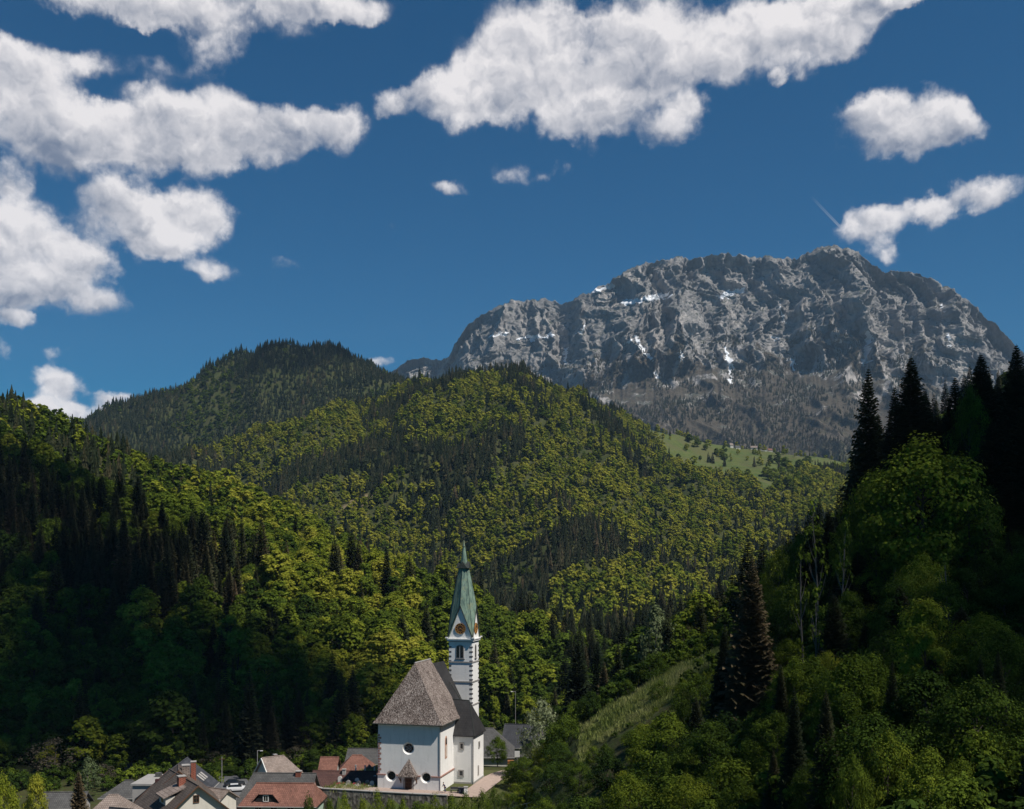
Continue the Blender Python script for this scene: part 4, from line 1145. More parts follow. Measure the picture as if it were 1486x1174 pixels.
def ring(mb, cx, cz, r0, r1, y, depth, n=28):
    A = []
    for rr, yy in ((r1, y), (r1, y - depth), (r0, y - depth * .35), (r0, y)):
        A += [(cx + rr * math.cos(6.28318 * i / n), yy, cz + rr * math.sin(6.28318 * i / n)) for i in range(n)]
    f = []
    for k in range(4):
        k2 = (k + 1) % 4
        f += [(k * n + i, k * n + (i + 1) % n, k2 * n + (i + 1) % n, k2 * n + i) for i in range(n)]
    mb.poly(A, f)
def disc(mb, cx, cz, r, y, depth, n=28, axis='y'):
    A = [(cx + r * math.cos(6.28318 * i / n), y, cz + r * math.sin(6.28318 * i / n)) for i in range(n)]
    B = [(p[0], y - depth, p[2]) for p in A]
    if axis == 'x': A = [(p[1], p[0], p[2]) for p in A]; B = [(p[1], p[0], p[2]) for p in B]
    mb.poly(A + B, [tuple(range(n)), tuple(range(2 * n - 1, n - 1, -1))] + [(i, (i + 1) % n, n + (i + 1) % n, n + i) for i in range(n)])
# walls of the nave (plinth a touch proud)
mb = MB(); mb.prism([(0, 0), (W_, 0), (W_, D_), (0, D_)], -.6, EZ)
mb.poly([(0, D_, EZ), (W_, D_, EZ), (W_ / 2, D_, RZ - .4)], [(0, 2, 1)])
nave = mb.build('nave_wall', M['plaster'], CR)
mb = MB(); mb.box((W_ / 2, -.03, 1.15), (W_ + .12, .12, 2.9)); mb.box((W_ + .03, D_ / 2 - 2, 1.15), (.12, 8.1, 2.9))
mb.build('plinth', M['plaster'], CR)
mb = MB(); mb.box((W_ / 2, -.10, 2.68), (W_ + .4, .26, .2)); mb.box((W_ + .10, 4.12, 2.68), (.26, 8.1, .2)); mb.build('string_course', M['redstone'], CR)
mb = MB(); mb.box((W_ / 2, -.08, EZ - .25), (W_ + .2, .16, .35)); mb.box((W_ + .08, 4.2, EZ - .25), (.16, 8.3, .35)); mb.build('eaves_cornice', M['plaster'], CR)
# nave roof: hipped to the front
oh = .75; ez = EZ - .15; hb = 3.3
e0, e1, e2, e3 = (-oh, -oh, ez), (W_ + oh, -oh, ez), (W_ + oh, D_ + .1, ez), (-oh, D_ + .1, ez)
# slight sprocket kick at the eaves
def lerp(a, b, t): return tuple(a[i] + (b[i] - a[i]) * t for i in range(3))
r0, r1 = (W_ / 2, hb, RZ), (W_ / 2, D_ + .1, RZ)
k = .12
k0 = lerp(e0, r0, k); k1 = lerp(e1, r0, k); k2 = lerp(e2, r1, k); k3 = lerp(e3, r1, k)
k0, k1, k2, k3 = [(p[0], p[1], p[2] - .22) for p in (k0, k1, k2, k3)]
th = .22
top = [e0, e1, e2, e3, k0, k1, k2, k3, r0, r1]
low = [(p[0], p[1], p[2] - th) for p in top]
mb = MB()
f = [(0, 1, 5, 4), (1, 2, 6, 5), (3, 0, 4, 7), (4, 5, 8), (5, 6, 9, 8), (7, 4, 8, 9)]
mb.poly(top + low, f + [tuple(10 + i for i in reversed(q)) for q in f] + [(0, 10, 11, 1), (1, 11, 12, 2), (3, 13, 10, 0), (2, 12, 16, 6), (6, 16, 19, 9), (9, 19, 17, 7), (7, 17, 13, 3)])
roof = mb.build('nave_roof', M['shingle'], CR)
mb = MB(); mb.tube(r0, r1, .12, n=6); mb.build('ridge_cap', M['trim'], roof)
mb = MB(); mb.tube((-oh, -oh - .05, ez - .12), (W_ + oh, -oh - .05, ez - .12), .09, n=6); mb.tube((W_ + oh + .05, -oh, ez - .12), (W_ + oh + .05, D_ - 3.6, ez - .12), .09, n=6); mb.build('gutter', M['coppercap'], roof)
mb = MB(); mb.tube((W_ + .12, -.12, ez - .4), (W_ + .12, -.12, .1), .07, n=6); mb.build('downpipe', M['trim'], CR)
# red quoins painted at the left edge
mb = MB()
for i in range(15):
    w = .62 if i % 2 else .34
    mb.box((w / 2 - .02, -.012, 3.1 + i * .47), (w, .03, .36))
mb.build('painted_quoins', M['redstone'], CR)
# round windows
def round_window(cx, cz, r, spokes, off=0.0):
    def sh(mb): mb.V = [(v[0], v[1] - off, v[2]) for v in mb.V]; return mb
    mb = MB(); ring(mb, cx, cz, r, r * 1.12, -.002, .06); fr = sh(mb).build('window_frame', M['plaster'], CR)
    mb = MB(); disc(mb, cx, cz, r * 1.02, -.004, .03); sh(mb).build('pane', M['glass'], fr)
    mb = MB()
    if spokes:
        for i in range(6):
            t = i * math.pi / 3 + .5; mb.tube((cx, -.07, cz), (cx + r * math.cos(t), -.07, cz + r * math.sin(t)), .045, n=5)
        for i in range(6):
            t = i * math.pi / 3; u = t + math.pi / 3
            mb.tube((cx + .55 * r * math.cos(t), -.07, cz + .55 * r * math.sin(t)), (cx + .55 * r * math.cos(u), -.07, cz + .55 * r * math.sin(u)), .04, n=5)
        sh(mb).build('tracery', M['trim'], fr)
    else:
        mb.tube((cx - r, -.07, cz), (cx + r, -.07, cz), .03, n=5); mb.tube((cx, -.07, cz - r), (cx, -.07, cz + r), .03, n=5); sh(mb).build('glazing_bar', M['coppercap'], fr)
holes = MB()
for (hx, hz2, hr) in ((5.75, 7.5, .82), (2.45, 2.45, .72), (9.05, 2.45, .72)):
    holes.tube((hx, -.40, hz2), (hx, .50, hz2), hr * 1.62, hr * .98, n=36)
hm = bpy.data.meshes.new('holes'); hm.from_pydata([tuple(v) for v in holes.V], [], holes.F); hm.update()
cut = bpy.data.objects.new('holes', hm); cut.matrix_world = Matrix.Translation((x0, y0, 0)) @ Matrix.Rotation(-CH_R, 4, 'Z')
COL.objects.link(cut)
for nm in ('nave_wall', 'plinth', 'string_course'):
    o_ = bpy.data.objects[nm]; b_ = o_.modifiers.new('holes', 'BOOLEAN'); b_.operation = 'DIFFERENCE'; b_.object = cut; b_.solver = 'EXACT'
bpy.context.view_layer.update(); dg_ = bpy.context.evaluated_depsgraph_get()
for nm in ('nave_wall', 'plinth', 'string_course'):
    o_ = bpy.data.objects[nm]; new_ = bpy.data.meshes.new_from_object(o_.evaluated_get(dg_)); o_.modifiers.clear(); o_.data = new_
bpy.data.objects.remove(cut)
round_window(5.75, 7.5, .80, True, -.40)
for cx in (2.45, 9.05): round_window(cx, 2.45, .70, False, -.40)
# portal with shingled canopy
mb = MB(); arch_prism(mb, 5.85, -.02, 0, 2.55, 2.0, -.26); mb.build('portal_surround', M['trim'], CR)
mb = MB(); mb.box((5.85, -.31, 1.12), (1.25, .08, 2.24)); dr = mb.build('door', M['wood'], CR)
mb = MB(); mb.box((5.85, -.365, 1.12), (.05, .03, 2.2))
for z in (.6, 1.2, 1.8):
    for sx_ in (5.56, 6.14): mb.box((sx_, -.365, z), (.42, .03, .42))
mb.build('door_panel', simple('dark_wood', (.06, .03, .018), .3, 3), dr)
mb = MB(); mb.box((6.3, -.40, 1.05), (.06, .06, .18)); mb.build('handle', M['coppercap'], dr)
mb = MB(); mb.box((5.85, -1.15, .02), (2.6, 1.9, .16)); mb.box((5.85, -.95, .14), (2.2, 1.3, .12)); mb.build('doorstep', M['trim'], CR)
cw = 1.75
mb = MB(); apx = (5.85, -.02, 5.7)
a_, b_, c_, d_ = (5.85 - cw, -1.5, 2.72), (5.85 + cw, -1.5, 2.72), (5.85 + cw, -.02, 2.72), (5.85 - cw, -.02, 2.72)
kk = [lerp(p, apx, .22) for p in (a_, b_, c_, d_)]; kk = [(p[0], p[1], p[2] - .06) for p in kk]; kk[2] = (kk[2][0], -.02, kk[2][2]); kk[3] = (kk[3][0], -.02, kk[3][2])
mb.poly([a_, b_, c_, d_] + kk + [apx], [(0, 1, 5, 4), (1, 2, 6, 5), (3, 0, 4, 7), (4, 5, 8), (5, 6, 8), (7, 4, 8), (3, 2, 1, 0)])
cn = mb.build('door_canopy', M['shingle'], CR)
mb = MB()
for s_ in (-1, 1):
    mb.tube((5.85 + s_ * 1.5, -.03, 1.5), (5.85 + s_ * 1.5, -1.25, 2.62), .09, n=5); mb.tube((5.85 + s_ * 1.5, -.06, 1.3), (5.85 + s_ * 1.5, -.06, 2.7), .09, n=5)
mb.build('bracket', M['wood'], cn)
# gabled lesene at the left, set back
mb = MB(); mb.prism([(-1.25, 3.0), (-.002, 3.0), (-.002, 9.0), (-1.25, 9.0)], -.6, 9.4)
mb.poly([(-1.25, 3.0, 9.4), (-.002, 3.0, 9.4), (-.002, 9.0, 9.4), (-1.25, 9.0, 9.4), (-.002, 3.0, 10.4), (-.002, 9.0, 10.4)], [(0, 1, 4), (3, 5, 2), (0, 4, 5, 3)])
mb.build('buttress', M['plaster'], CR)
mb = MB(); mb.box((-.70, 2.94, 2.68), (1.3, .14, .2)); mb.build('buttress_moulding', M['coppercap'], CR)
# side wall: painted lancet
mb = MB(); arch_prism(mb, 3.6, W_ + .002, 5.4, 9.1, 1.25, .06, 'x', .55); wf_ = mb.build('painted_niche', M['fresco'], CR)
mb = MB(); arch_prism(mb, 3.6, W_ + .062, 7.9, 8.9, .7, .03, 'x', .55); mb.build('niche_glass', M['glass'], wf_)
mb = MB(); arch_prism(mb, 3.6, W_ + .062, 5.7, 7.7, .8, .03, 'x'); mb.build('niche_panel', simple('pale_fresco', (.5, .42, .36), .3, 4), wf_)
# the chapel at the right with its black roof
ca, cb_, cz = 15.35, 8.2, 8.9; cd = 7.2
mb = MB(); mb.prism([(W_ + .002, cb_), (ca, cb_), (ca, cb_ + cd), (W_ + .002, cb_ + cd)], -1.2, cz); mb.build('chapel_wall', M['plaster'], CR)
mb = MB(); mb.box(((W_ + ca) / 2, cb_ - .04, -.2), (ca - W_ + .1, .1, 1.0)); mb.box((ca + .04, cb_ + cd / 2, -.2), (.1, cd + .2, 1.0)); mb.build('chapel_plinth', M['trim'], CR)
o2 = .4; ay = cb_ + cd / 2
p = [(W_ - .6, cb_ - o2, cz - .05), (ca + o2, cb_ - o2, cz - .05), (ca + o2, cb_ + cd + o2, cz - .05), (W_ - .6, cb_ + cd + o2, cz - .05), (W_ - 3.0, ay, 15.2), (ca - 1.75, ay, 14.9)]
p2 = [(q[0], q[1], q[2] - .16) for q in p]
mb = MB(); f = [(0, 1, 5, 4), (1, 2, 5), (2, 3, 4, 5)]
mb.poly(p + p2, f + [tuple(6 + i for i in reversed(q)) for q in f] + [(0, 6, 7, 1), (1, 7, 8, 2), (2, 8, 9, 3)])
cr_ = mb.build('chapel_roof', M['slate'], CR)
mb = MB(); mb.tube(p[4], p[5], .09, n=5); mb.tube(p[5], p[1], .06, n=5); mb.build('roof_seam', M['coppercap'], cr_)
mb = MB(); mb.tube((ca + .1, cb_ - .1, cz - .3), (ca + .1, cb_ - .1, -.9), .07, n=6); mb.build('chapel_downpipe', M['trim'], CR)
def sq_window(cx, cz2, w, h, axis, plane):
    mb = MB()
    d = lambda u, z, a, b, y, t: mb.box((u, y, z), (a, t, b)) if axis == 'y' else mb.box((y, u, z), (t, a, b))
    s_ = -1 if axis == 'y' else 1
    for (u, z, a, b) in ((cx - w / 2 - .11, cz2, .22, h + .44), (cx + w / 2 + .11, cz2, .22, h + .44)): d(u, z, a, b, plane + s_ * .05, .14)
    for (u, z, a, b) in ((cx, cz2 + h / 2 + .11, w, .22), (cx, cz2 - h / 2 - .11, w, .22)): d(u, z, a, b, plane + s_ * .05, .14)
    fr = mb.build('window_frame', M['trim'], CR)
    mb = MB()
    (mb.box((cx, plane - .01, cz2), (w, .04, h)) if axis == 'y' else mb.box((plane + .01, cx, cz2), (.04, w, h))); mb.build('pane', M['glass'], fr)
sq_window(13.2, 6.9, .5, .95, 'y', cb_); sq_window(13.1, 1.9, .62, .85, 'y', cb_)
sq_window(cb_ + 4.0, 6.6, .55, .85, 'x', ca); sq_window(cb_ + 3.4, 1.9, .16, 1.4, 'x', ca)
# chancel behind the nave
mb = MB(); mb.prism([(2.3, D_ + .002), (9.3, D_ + .002), (9.3, 21), (8, 23), (3.6, 23), (2.3, 21)], -1.5, 13.2); mb.build('chancel_wall', M['plaster'], CR)
mb = MB(); q = [(1.9, D_ + .11, 13.1), (9.7, D_ + .11, 13.1), (9.7, 21.2, 13.1), (8.2, 23.4, 13.1), (3.4, 23.4, 13.1), (1.9, 21.2, 13.1), (5.8, D_ + .11, 21.6), (5.8, 20.6, 21.4)]
mb.poly(q, [(1, 2, 7, 6), (2, 3, 7), (3, 4, 7), (4, 5, 7), (5, 0, 6, 7), (0, 5, 4, 3, 2, 1), (0, 1, 6)]); mb.build('chancel_roof', M['slate'], CR)
mb = MB(); mb.box((11.0, 13.6, 14.2), (3.2, 1.6, .12)); mb.tube((9.5, 12.6, 18.2), (11.9, 12.7, 14.4), .09, n=5); mb.build('roof_gutter', M['coppercap'], CR)
# the tower
TW = 4.8; ta, tbb = 6.25, 22.4
TR = CR
def T(u, v, z): return (ta + u, tbb + v, z)
mb = MB(); mb.prism([(ta, tbb), (ta + TW, tbb), (ta + TW, tbb + TW), (ta, tbb + TW)], -2.2, 25.4); twr = mb.build('tower_wall', M['plaster'], CR)
mb = MB()
for z in (21.1, 17.2, 12.6): mb.box((ta + TW / 2, tbb + TW / 2, z), (TW + .24, TW + .24, .26))
mb.build('tower_string_course', M['trim'], CR)
mb = MB(); mb.box((ta + TW / 2, tbb + TW / 2, 25.4), (TW + .55, TW + .55, .34)); mb.box((ta + TW / 2, tbb + TW / 2, 25.68), (TW + .85, TW + .85, .2)); mb.build('tower_cornice', M['plaster'], CR)
mb = MB(); mb.box((ta + TW / 2, tbb + TW / 2, 25.17), (TW + .3, TW + .3, .1)); mb.build('cornice_shadow_band', M['darkstone'], CR)  # dark strip standing in for the shade under the cornice
mb = MB()
for i in range(27):
    z = 24.5 - i * .46
    w = .55 if i % 2 else .28
    if z < 12.9: break
    if i % 2 == 0: continue
    if z > 17.4: mb.box((ta + w / 2 - .02, tbb - .01, z), (w, .04, .32))
    mb.box((ta + TW - w / 2 + .02, tbb - .01, z), (w, .04, .32)); mb.box((ta + TW + .01, tbb + w / 2 + .012, z), (.04, w, .32)); mb.box((ta + TW + .01, tbb + TW - w / 2 - .01, z), (.04, w * .8, .32))
mb.build('tower_quoins', M['darkstone'], CR)
def belfry(axis, c, plane, w, twin=True):
    mb = MB(); s_ = -1 if axis == 'y' else 1
    arch_prism(mb, c, plane + s_ * .002, 21.75, 24.55, w, s_ * .07, axis); fr = mb.build('belfry_window', M['trim'], CR)
    mb = MB()
    for u in ((-.4, .4) if twin else (0,)): arch_prism(mb, c + u, plane + s_ * .075, 22.0, 24.35, .58, s_ * .03, axis)
    mb.build('louvre_opening', M['glass'], fr)
    mb = MB(); d = (w + .3, .22, .14) if axis == 'y' else (.22, w + .3, .14)
    cc = (c, plane + s_ * .1, 21.7) if axis == 'y' else (plane + s_ * .1, c, 21.7); mb.box(cc, d); mb.build('belfry_sill', M['darkstone'], fr)
belfry('y', ta + TW / 2 - .1, tbb, 1.7); belfry('x', tbb + TW / 2, ta + TW, 1.1, False); belfry('x', tbb + TW / 2, ta, -1.1, False) if False else None
# gables
gz0, gz1 = 25.78, 32.2
mb = MB(); cxg, cyg = ta + TW / 2, tbb + TW / 2; h_ = TW / 2 + .02
for k in range(4):
    t = k * math.pi / 2; co, si = math.cos(t), math.sin(t)
    rot = lambda u, v: (cxg + u * co - v * si, cyg + u * si + v * co)
    A = [(*rot(-h_, -h_), gz0), (*rot(h_, -h_), gz0), (*rot(0, -h_), gz1 - .1), (*rot(-h_, -h_ + .3), gz0), (*rot(h_, -h_ + .3), gz0), (*rot(0, -h_ + .3), gz1 - .1)]
    mb.poly(A, [(0, 1, 2), (5, 4, 3), (0, 2, 5, 3), (1, 4, 5, 2), (0, 3, 4, 1)])
mb.build('gable', M['plaster'], CR)
# spire: eight faces from gable points and corners to the collar
hh = h_ + .22; zc = 40.3; rc = .98
V_ = []
for k in range(8):
    t = -math.pi / 2 + k * math.pi / 4 + math.pi / 4 * 0
    if k % 2 == 0: V_.append((cxg + hh * math.cos(t), cyg + hh * math.sin(t), gz1 + .12))
    else: V_.append((cxg + hh * 1.414 * math.cos(t), cyg + hh * 1.414 * math.sin(t), gz0 - .05))
top8 = [(cxg + rc * math.cos(-math.pi / 2 + k * math.pi / 4), cyg + rc * math.sin(-math.pi / 2 + k * math.pi / 4), zc) for k in range(8)]
inn = [(cxg + (p[0] - cxg) * .93, cyg + (p[1] - cyg) * .93, p[2] - .18) for p in V_]
mb = MB(); mb.poly(V_ + top8 + inn, [(k, (k + 1) % 8, 8 + (k + 1) % 8, 8 + k) for k in range(8)] + [(k, 16 + k, 16 + (k + 1) % 8, (k + 1) % 8) for k in range(8)] + [tuple(range(8, 16))])
sp = mb.build('spire', M['copper'], CR)
mb = MB()
for k in range(8): mb.tube(V_[k], top8[k], .055, .03, n=5)
mb.build('spire_seam', M['coppercap'], sp)
mb = MB()
for k in range(0, 8, 2):
    for s_ in (1, 7): mb.tube(V_[k], V_[(k + s_) % 8], .09, n=5)
mb.build('gable_edge', M['coppercap'], sp)
mb = MB()      # collar with four little gables
for k in range(4):
    t = k * math.pi / 2 - math.pi / 2; n_ = Vector((math.cos(t), math.sin(t), 0)); s_ = Vector((-math.sin(t), math.cos(t), 0)); c0_ = Vector((cxg, cyg, 0))
    A = [c0_ + n_ * 1.32 + s_ * -1.15 + Vector((0, 0, zc - .55)), c0_ + n_ * 1.32 + s_ * 1.15 + Vector((0, 0, zc - .55)), c0_ + n_ * 1.15 + Vector((0, 0, zc + .75)), c0_ + s_ * -.95 + Vector((0, 0, zc - .1)), c0_ + s_ * .95 + Vector((0, 0, zc - .1)), c0_ + Vector((0, 0, zc + 1.0))]
    mb.poly(A, [(0, 1, 2), (0, 2, 5, 3), (1, 4, 5, 2)])
mb.build('spire_collar', M['coppercap'], sp)
mb = MB(); mb.tube((cxg, cyg, zc + .2), (cxg, cyg, 45.4), .78, .05, n=8); mb.build('spire_needle', M['copper'], sp)
mb = MB(); mb.tube((cxg, cyg, 44.0), (cxg, cyg, 44.14), .3, n=8); mb.tube((cxg, cyg, 45.3), (cxg, cyg, 46.9), .05, n=6)
for (z, r_) in ((45.55, .16), (45.75, .30), (45.95, .16)): mb.tube((cxg, cyg, z - .1), (cxg, cyg, z + .1), r_ * .8, r_ * .8, n=10)
mb.tube((cxg - .38, cyg, 46.5), (cxg + .38, cyg, 46.5), .045, n=6); mb.build('cross', M['coppercap'], sp)
mb = MB()
for su in (-1, 1):
    for sv in (-1, 1): mb.box((cxg + su * (h_ + .32), cyg + sv * (h_ + .32), 25.92), (.5, .5, .22))
mb.build('corner_stone', M['plaster'], CR)
# clocks
def clock(axis, c, plane, z):
    s_ = -1 if axis == 'y' else 1
    mb = MB(); disc(mb, c, z, 1.08, plane + (0 if axis == 'y' else .12), .12, 36, axis); ck = mb.build('clock', M['dial'], CR)
    y = plane + s_ * .14
    def pt(r, a): u, w = c + r * math.sin(a), z + r * math.cos(a); return (u, y, w) if axis == 'y' else (y, u, w)
    mb = MB()
    n = 36
    for i in range(n): mb.tube(pt(1.04, 6.28318 * i / n), pt(1.04, 6.28318 * (i + 1) / n), .05, n=4)
    for i in range(n): mb.tube(pt(.62, 6.28318 * i / n), pt(.62, 6.28318 * (i + 1) / n), .03, n=4)
    mb.build('clock_rim', M['gold'], ck)
    NUM = ['XII', 'I', 'II', 'III', 'IIII', 'V', 'VI', 'VII', 'VIII', 'IX', 'X', 'XI']
    mb = MB()
    for i, s in enumerate(NUM):
        a = i * math.pi / 6; wd = .075; o_ = -(len(s) - 1) / 2 * wd
        for j, chh in enumerate(s):
            da = (o_ + j * wd) / .83
            if chh == 'I': mb.tube(pt(.70, a + da), pt(.96, a + da), .022, n=4)
            if chh == 'V': mb.tube(pt(.70, a + da), pt(.96, a + da - .05), .022, n=4); mb.tube(pt(.70, a + da), pt(.96, a + da + .05), .016, n=4)
            if chh == 'X': mb.tube(pt(.70, a + da - .05), pt(.96, a + da + .05), .022, n=4); mb.tube(pt(.70, a + da + .05), pt(.96, a + da - .05), .016, n=4)
    mb.build('numerals', M['gold'], ck)
    mb = MB(); mb.tube(pt(-.15, 2.0), pt(.80, 2.0), .045, .02, n=4); mb.tube(pt(-.12, 4.1), pt(.55, 4.1), .06, .03, n=4); mb.build('hands', M['gold'], ck)
clock('y', cxg, cyg - h_, 27.75); clock('x', cyg, cxg + h_, 27.75)

# ------------------------------------------------------------------ churchyard
def draped(name, pts2, n, m, mat, lift, kind='structure'):
    """a strip between two poly-lines laid on the ground"""
    A, B = pts2; V = []
    for i in range(n + 1):
        t = i / n * (len(A) - 1); k_ = min(int(t), len(A) - 2); f_ = t - k_
        a = np.array(A[k_]) * (1 - f_) + np.array(A[k_ + 1]) * f_; b = np.array(B[k_]) * (1 - f_) + np.array(B[k_ + 1]) * f_
        for j in range(m + 1):
            q_ = a + (b - a) * j / m; V.append((q_[0], q_[1], float(ground(q_[0], q_[1])[0]) + lift))
    Fq = [(i * (m + 1) + j, i * (m + 1) + j + 1, (i + 1) * (m + 1) + j + 1, (i + 1) * (m + 1) + j) for i in range(n) for j in range(m)]
    me = bpy.data.meshes.new(name); me.from_pydata(V, [], Fq); me.update()
    for p_ in me.polygons: p_.use_smooth = True
    o = link(name, me, mat); tag(o, kind=kind); return o
M['gravel'] = simple('pink_gravel', (.34, .26, .22), .25, 2.5, .95)
M['asphalt'] = simple('asphalt', (.10, .10, .105), .15, 1.2, .9)
draped('path', ([ch(-8, -3.6), ch(20, -3.6)], [ch(-8, -.05), ch(20, -.05)]), 60, 8, M['gravel'], .30)
draped('path', ([ch(15.9, 0), ch(15.9, 12), ch(15.9, 20), ch(18, 34)], [ch(19.8, 0), ch(19.8, 12), ch(20.2, 20), ch(23, 34)]), 60, 8, M['gravel'], .30)
mb = MB()
wpts = [ch(-14, -1.2), ch(-9, -3.9), ch(0, -4.1), ch(8, -4.1), ch(14.2, -3.9)]
for i in range(len(wpts) - 1):
    a, b = Vector(wpts[i]), Vector(wpts[i + 1]); d = (b - a); mb.box(((a.x + b.x) / 2, (a.y + b.y) / 2, -2.3), (d.length + .1, .55, 5.4), math.atan2(d.y, d.x))
o = mb.build('retaining_wall', M['stonewall']); tag(o, 'low grey field stone wall holding up the churchyard', 'wall')
mb = MB()
for i in range(len(wpts) - 1):
    a, b = Vector(wpts[i]), Vector(wpts[i + 1]); d = (b - a); mb.box(((a.x + b.x) / 2, (a.y + b.y) / 2, .46), (d.length + .1, .7, .12), math.atan2(d.y, d.x))
mb.build('coping', M['trim'], o)
# ------------------------------------------------------------------ village houses
M['cream'] = plaster('cream_plaster', (.55, .52, .46), .3)
M['greyplaster'] = plaster('grey_plaster', (.36, .34, .32), .3)
M['green_wall'] = plaster('pale_green_plaster', (.34, .44, .36), .3)
M['pink_wall'] = plaster('pink_plaster', (.36, .22, .19), .3)
M['redtile'] = tiles('red_tiles', (.16, .075, .056), (.225, .108, .08), .3)
M['maroon'] = tiles('maroon_tiles', (.075, .038, .034), (.095, .05, .042), .3)
M['browntile'] = tiles('brown_tiles', (.085, .068, .058), (.12, .098, .085), .3)
M['greytile'] = tiles('grey_tiles', (.075, .073, .072), (.10, .098, .095), .3)
M['beigetile'] = tiles('beige_tiles', (.21, .165, .14), (.26, .21, .185), .3)
M['darkroof'] = tiles('dark_sheet_roof', (.045, .046, .052), (.055, .056, .062), .6, .5)
M['brick'] = tiles('chimney_brick', (.26, .09, .06), (.32, .12, .08), .2)
M['whitewood'] = simple('white_paint', (.62, .61, .58), .1, 2.0, .6)
def house(name, label, cx, cy, rot, L_, Wd, z0, ez, rz, wall, roof, hipl=0, hipr=0, oh=.5, wins=(), cat='house', chims=(), fascia=None):
    e = empty(name, (cx, cy, z0), rot); tag(e, label, cat)
    H, Rr = ez - z0, rz - z0; l, w = L_ / 2, Wd / 2
    mb = MB(); mb.prism([(-l, -w), (l, -w), (l, w), (-l, w)], -1.5, H)
    if not hipl: mb.poly([(-l, -w, H), (-l, w, H), (-l, 0, Rr - .1)], [(0, 2, 1)])
    if not hipr: mb.poly([(l, -w, H), (l, w, H), (l, 0, Rr - .1)], [(0, 1, 2)])
    mb.build('wall', M[wall], e)
    s = (Rr - H) / w; ze = H - s * oh + .12
    xl, xr = -l - oh, l + oh
    A = [(xl, -w - oh, ze), (xr, -w - oh, ze), (xr, w + oh, ze), (xl, w + oh, ze), (xl + (hipl + oh if hipl else 0), 0, Rr + .12), (xr - (hipr + oh if hipr else 0), 0, Rr + .12)]
    B = [(p[0], p[1], p[2] - .2) for p in A]
    f = [(0, 1, 5, 4), (2, 3, 4, 5), (1, 2, 5), (3, 0, 4)]
    if not hipr: f.remove((1, 2, 5))
    if not hipl: f.remove((3, 0, 4))
    mb = MB(); sidef = [(0, 6, 7, 1), (2, 8, 9, 3)]
    sidef += [(1, 7, 8, 2)] if hipr else [(1, 7, 11, 5), (5, 11, 8, 2)]
    sidef += [(3, 9, 6, 0)] if hipl else [(3, 9, 10, 4), (4, 10, 6, 0)]
    mb.poly(A + B, f + [tuple(6 + i for i in reversed(q)) for q in f] + sidef)
    rf = mb.build('roof', M[roof], e)
    mb = MB(); mb.tube(A[4], A[5], .13, n=6); mb.build('ridge_tiles', M[roof], rf)
    if fascia:
        for (hh, x) in ((hipr, xr + .03), (hipl, xl - .03)):
            if not hh:
                for sg in (-1, 1): MB().tube((x, sg * (w + oh), ze - .08), (x, 0, Rr + .04), .11, n=4).build('bargeboard', M[fascia], rf)
    mb = MB(); mb.tube((xl, -w - oh - .05, ze - .1), (xr, -w - oh - .05, ze - .1), .08, n=6); mb.build('gutter', M['trim'], rf)
    for (cxx, cyy, ch_, cw_, mt_) in chims:
        zb = Rr - abs(cyy) * s - .4
        mb = MB(); mb.box((cxx, cyy, (zb + Rr + ch_) / 2), (cw_, cw_, Rr + ch_ - zb)); c = mb.build('chimney', M[mt_], rf)
        mb = MB(); mb.box((cxx, cyy, Rr + ch_ + .06), (cw_ + .16, cw_ + .16, .12)); mb.build('chimney_cap', M['trim'], c)
    for (face, u, z, ww, hh) in wins:
        n_, c_ = {'F': ((0, -1), (u, -w)), 'B': ((0, 1), (u, w)), 'R': ((1, 0), (l, u)), 'L': ((-1, 0), (-l, u))}[face]
        def bx(mb, du, dz, a, b, off, t):
            x = c_[0] + n_[0] * off + (du if face in 'FB' else 0); y = c_[1] + n_[1] * off + (du if face in 'RL' else 0)
            mb.box((x, y, z + dz), (a if face in 'FB' else t, t if face in 'FB' else a, b))
        mb = MB(); bx(mb, 0, hh / 2 + .05, ww + .2, .1, .04, .09); bx(mb, 0, -hh / 2 - .05, ww + .2, .1, .06, .14); bx(mb, ww / 2 + .05, 0, .1, hh, .04, .09); bx(mb, -ww / 2 - .05, 0, .1, hh, .04, .09)
        if ww > .6: bx(mb, 0, 0, .05, hh, .045, .05); bx(mb, 0, hh * .1, ww, .04, .045, .05)
        fr = mb.build('window', M['whitewood' if wall != 'cream' else 'wood'], e)
        mb = MB(); bx(mb, 0, 0, ww, hh, .01, .03); mb.build('pane', M['glass'], fr)
    return e
def W2(px_, Yd): return (px_ - CX) / F * Yd
# big white house with the gable to the camera
rot = math.atan2(.83, -.55)
def front(px_, Yd, L_, rot): x = W2(px_, Yd); return x + math.cos(rot) * L_ / 2, Yd + math.sin(rot) * L_ / 2
cx, cy = front(286, 160, 15, rot)
h1 = house('gabled_house', 'large white house with brown roof and gable window at lower left', cx, cy, rot, 15, 13, -6, .3, 5.9, 'cream', 'browntile', oh=.6, fascia='wood',
      wins=[('L', 0.15, 9.9, .75, 1.0), ('L', 1.7, 7.0, .9, 1.3), ('L', -1.7, 7.0, .9, 1.3), ('L', 4.4, 6.6, .9, 1.0), ('L', 1.7, 3.6, .9, 1.3), ('L', -1.7, 3.6, .9, 1.3)], chims=[(-2.2, .9, .7, 1.1, 'brick')])
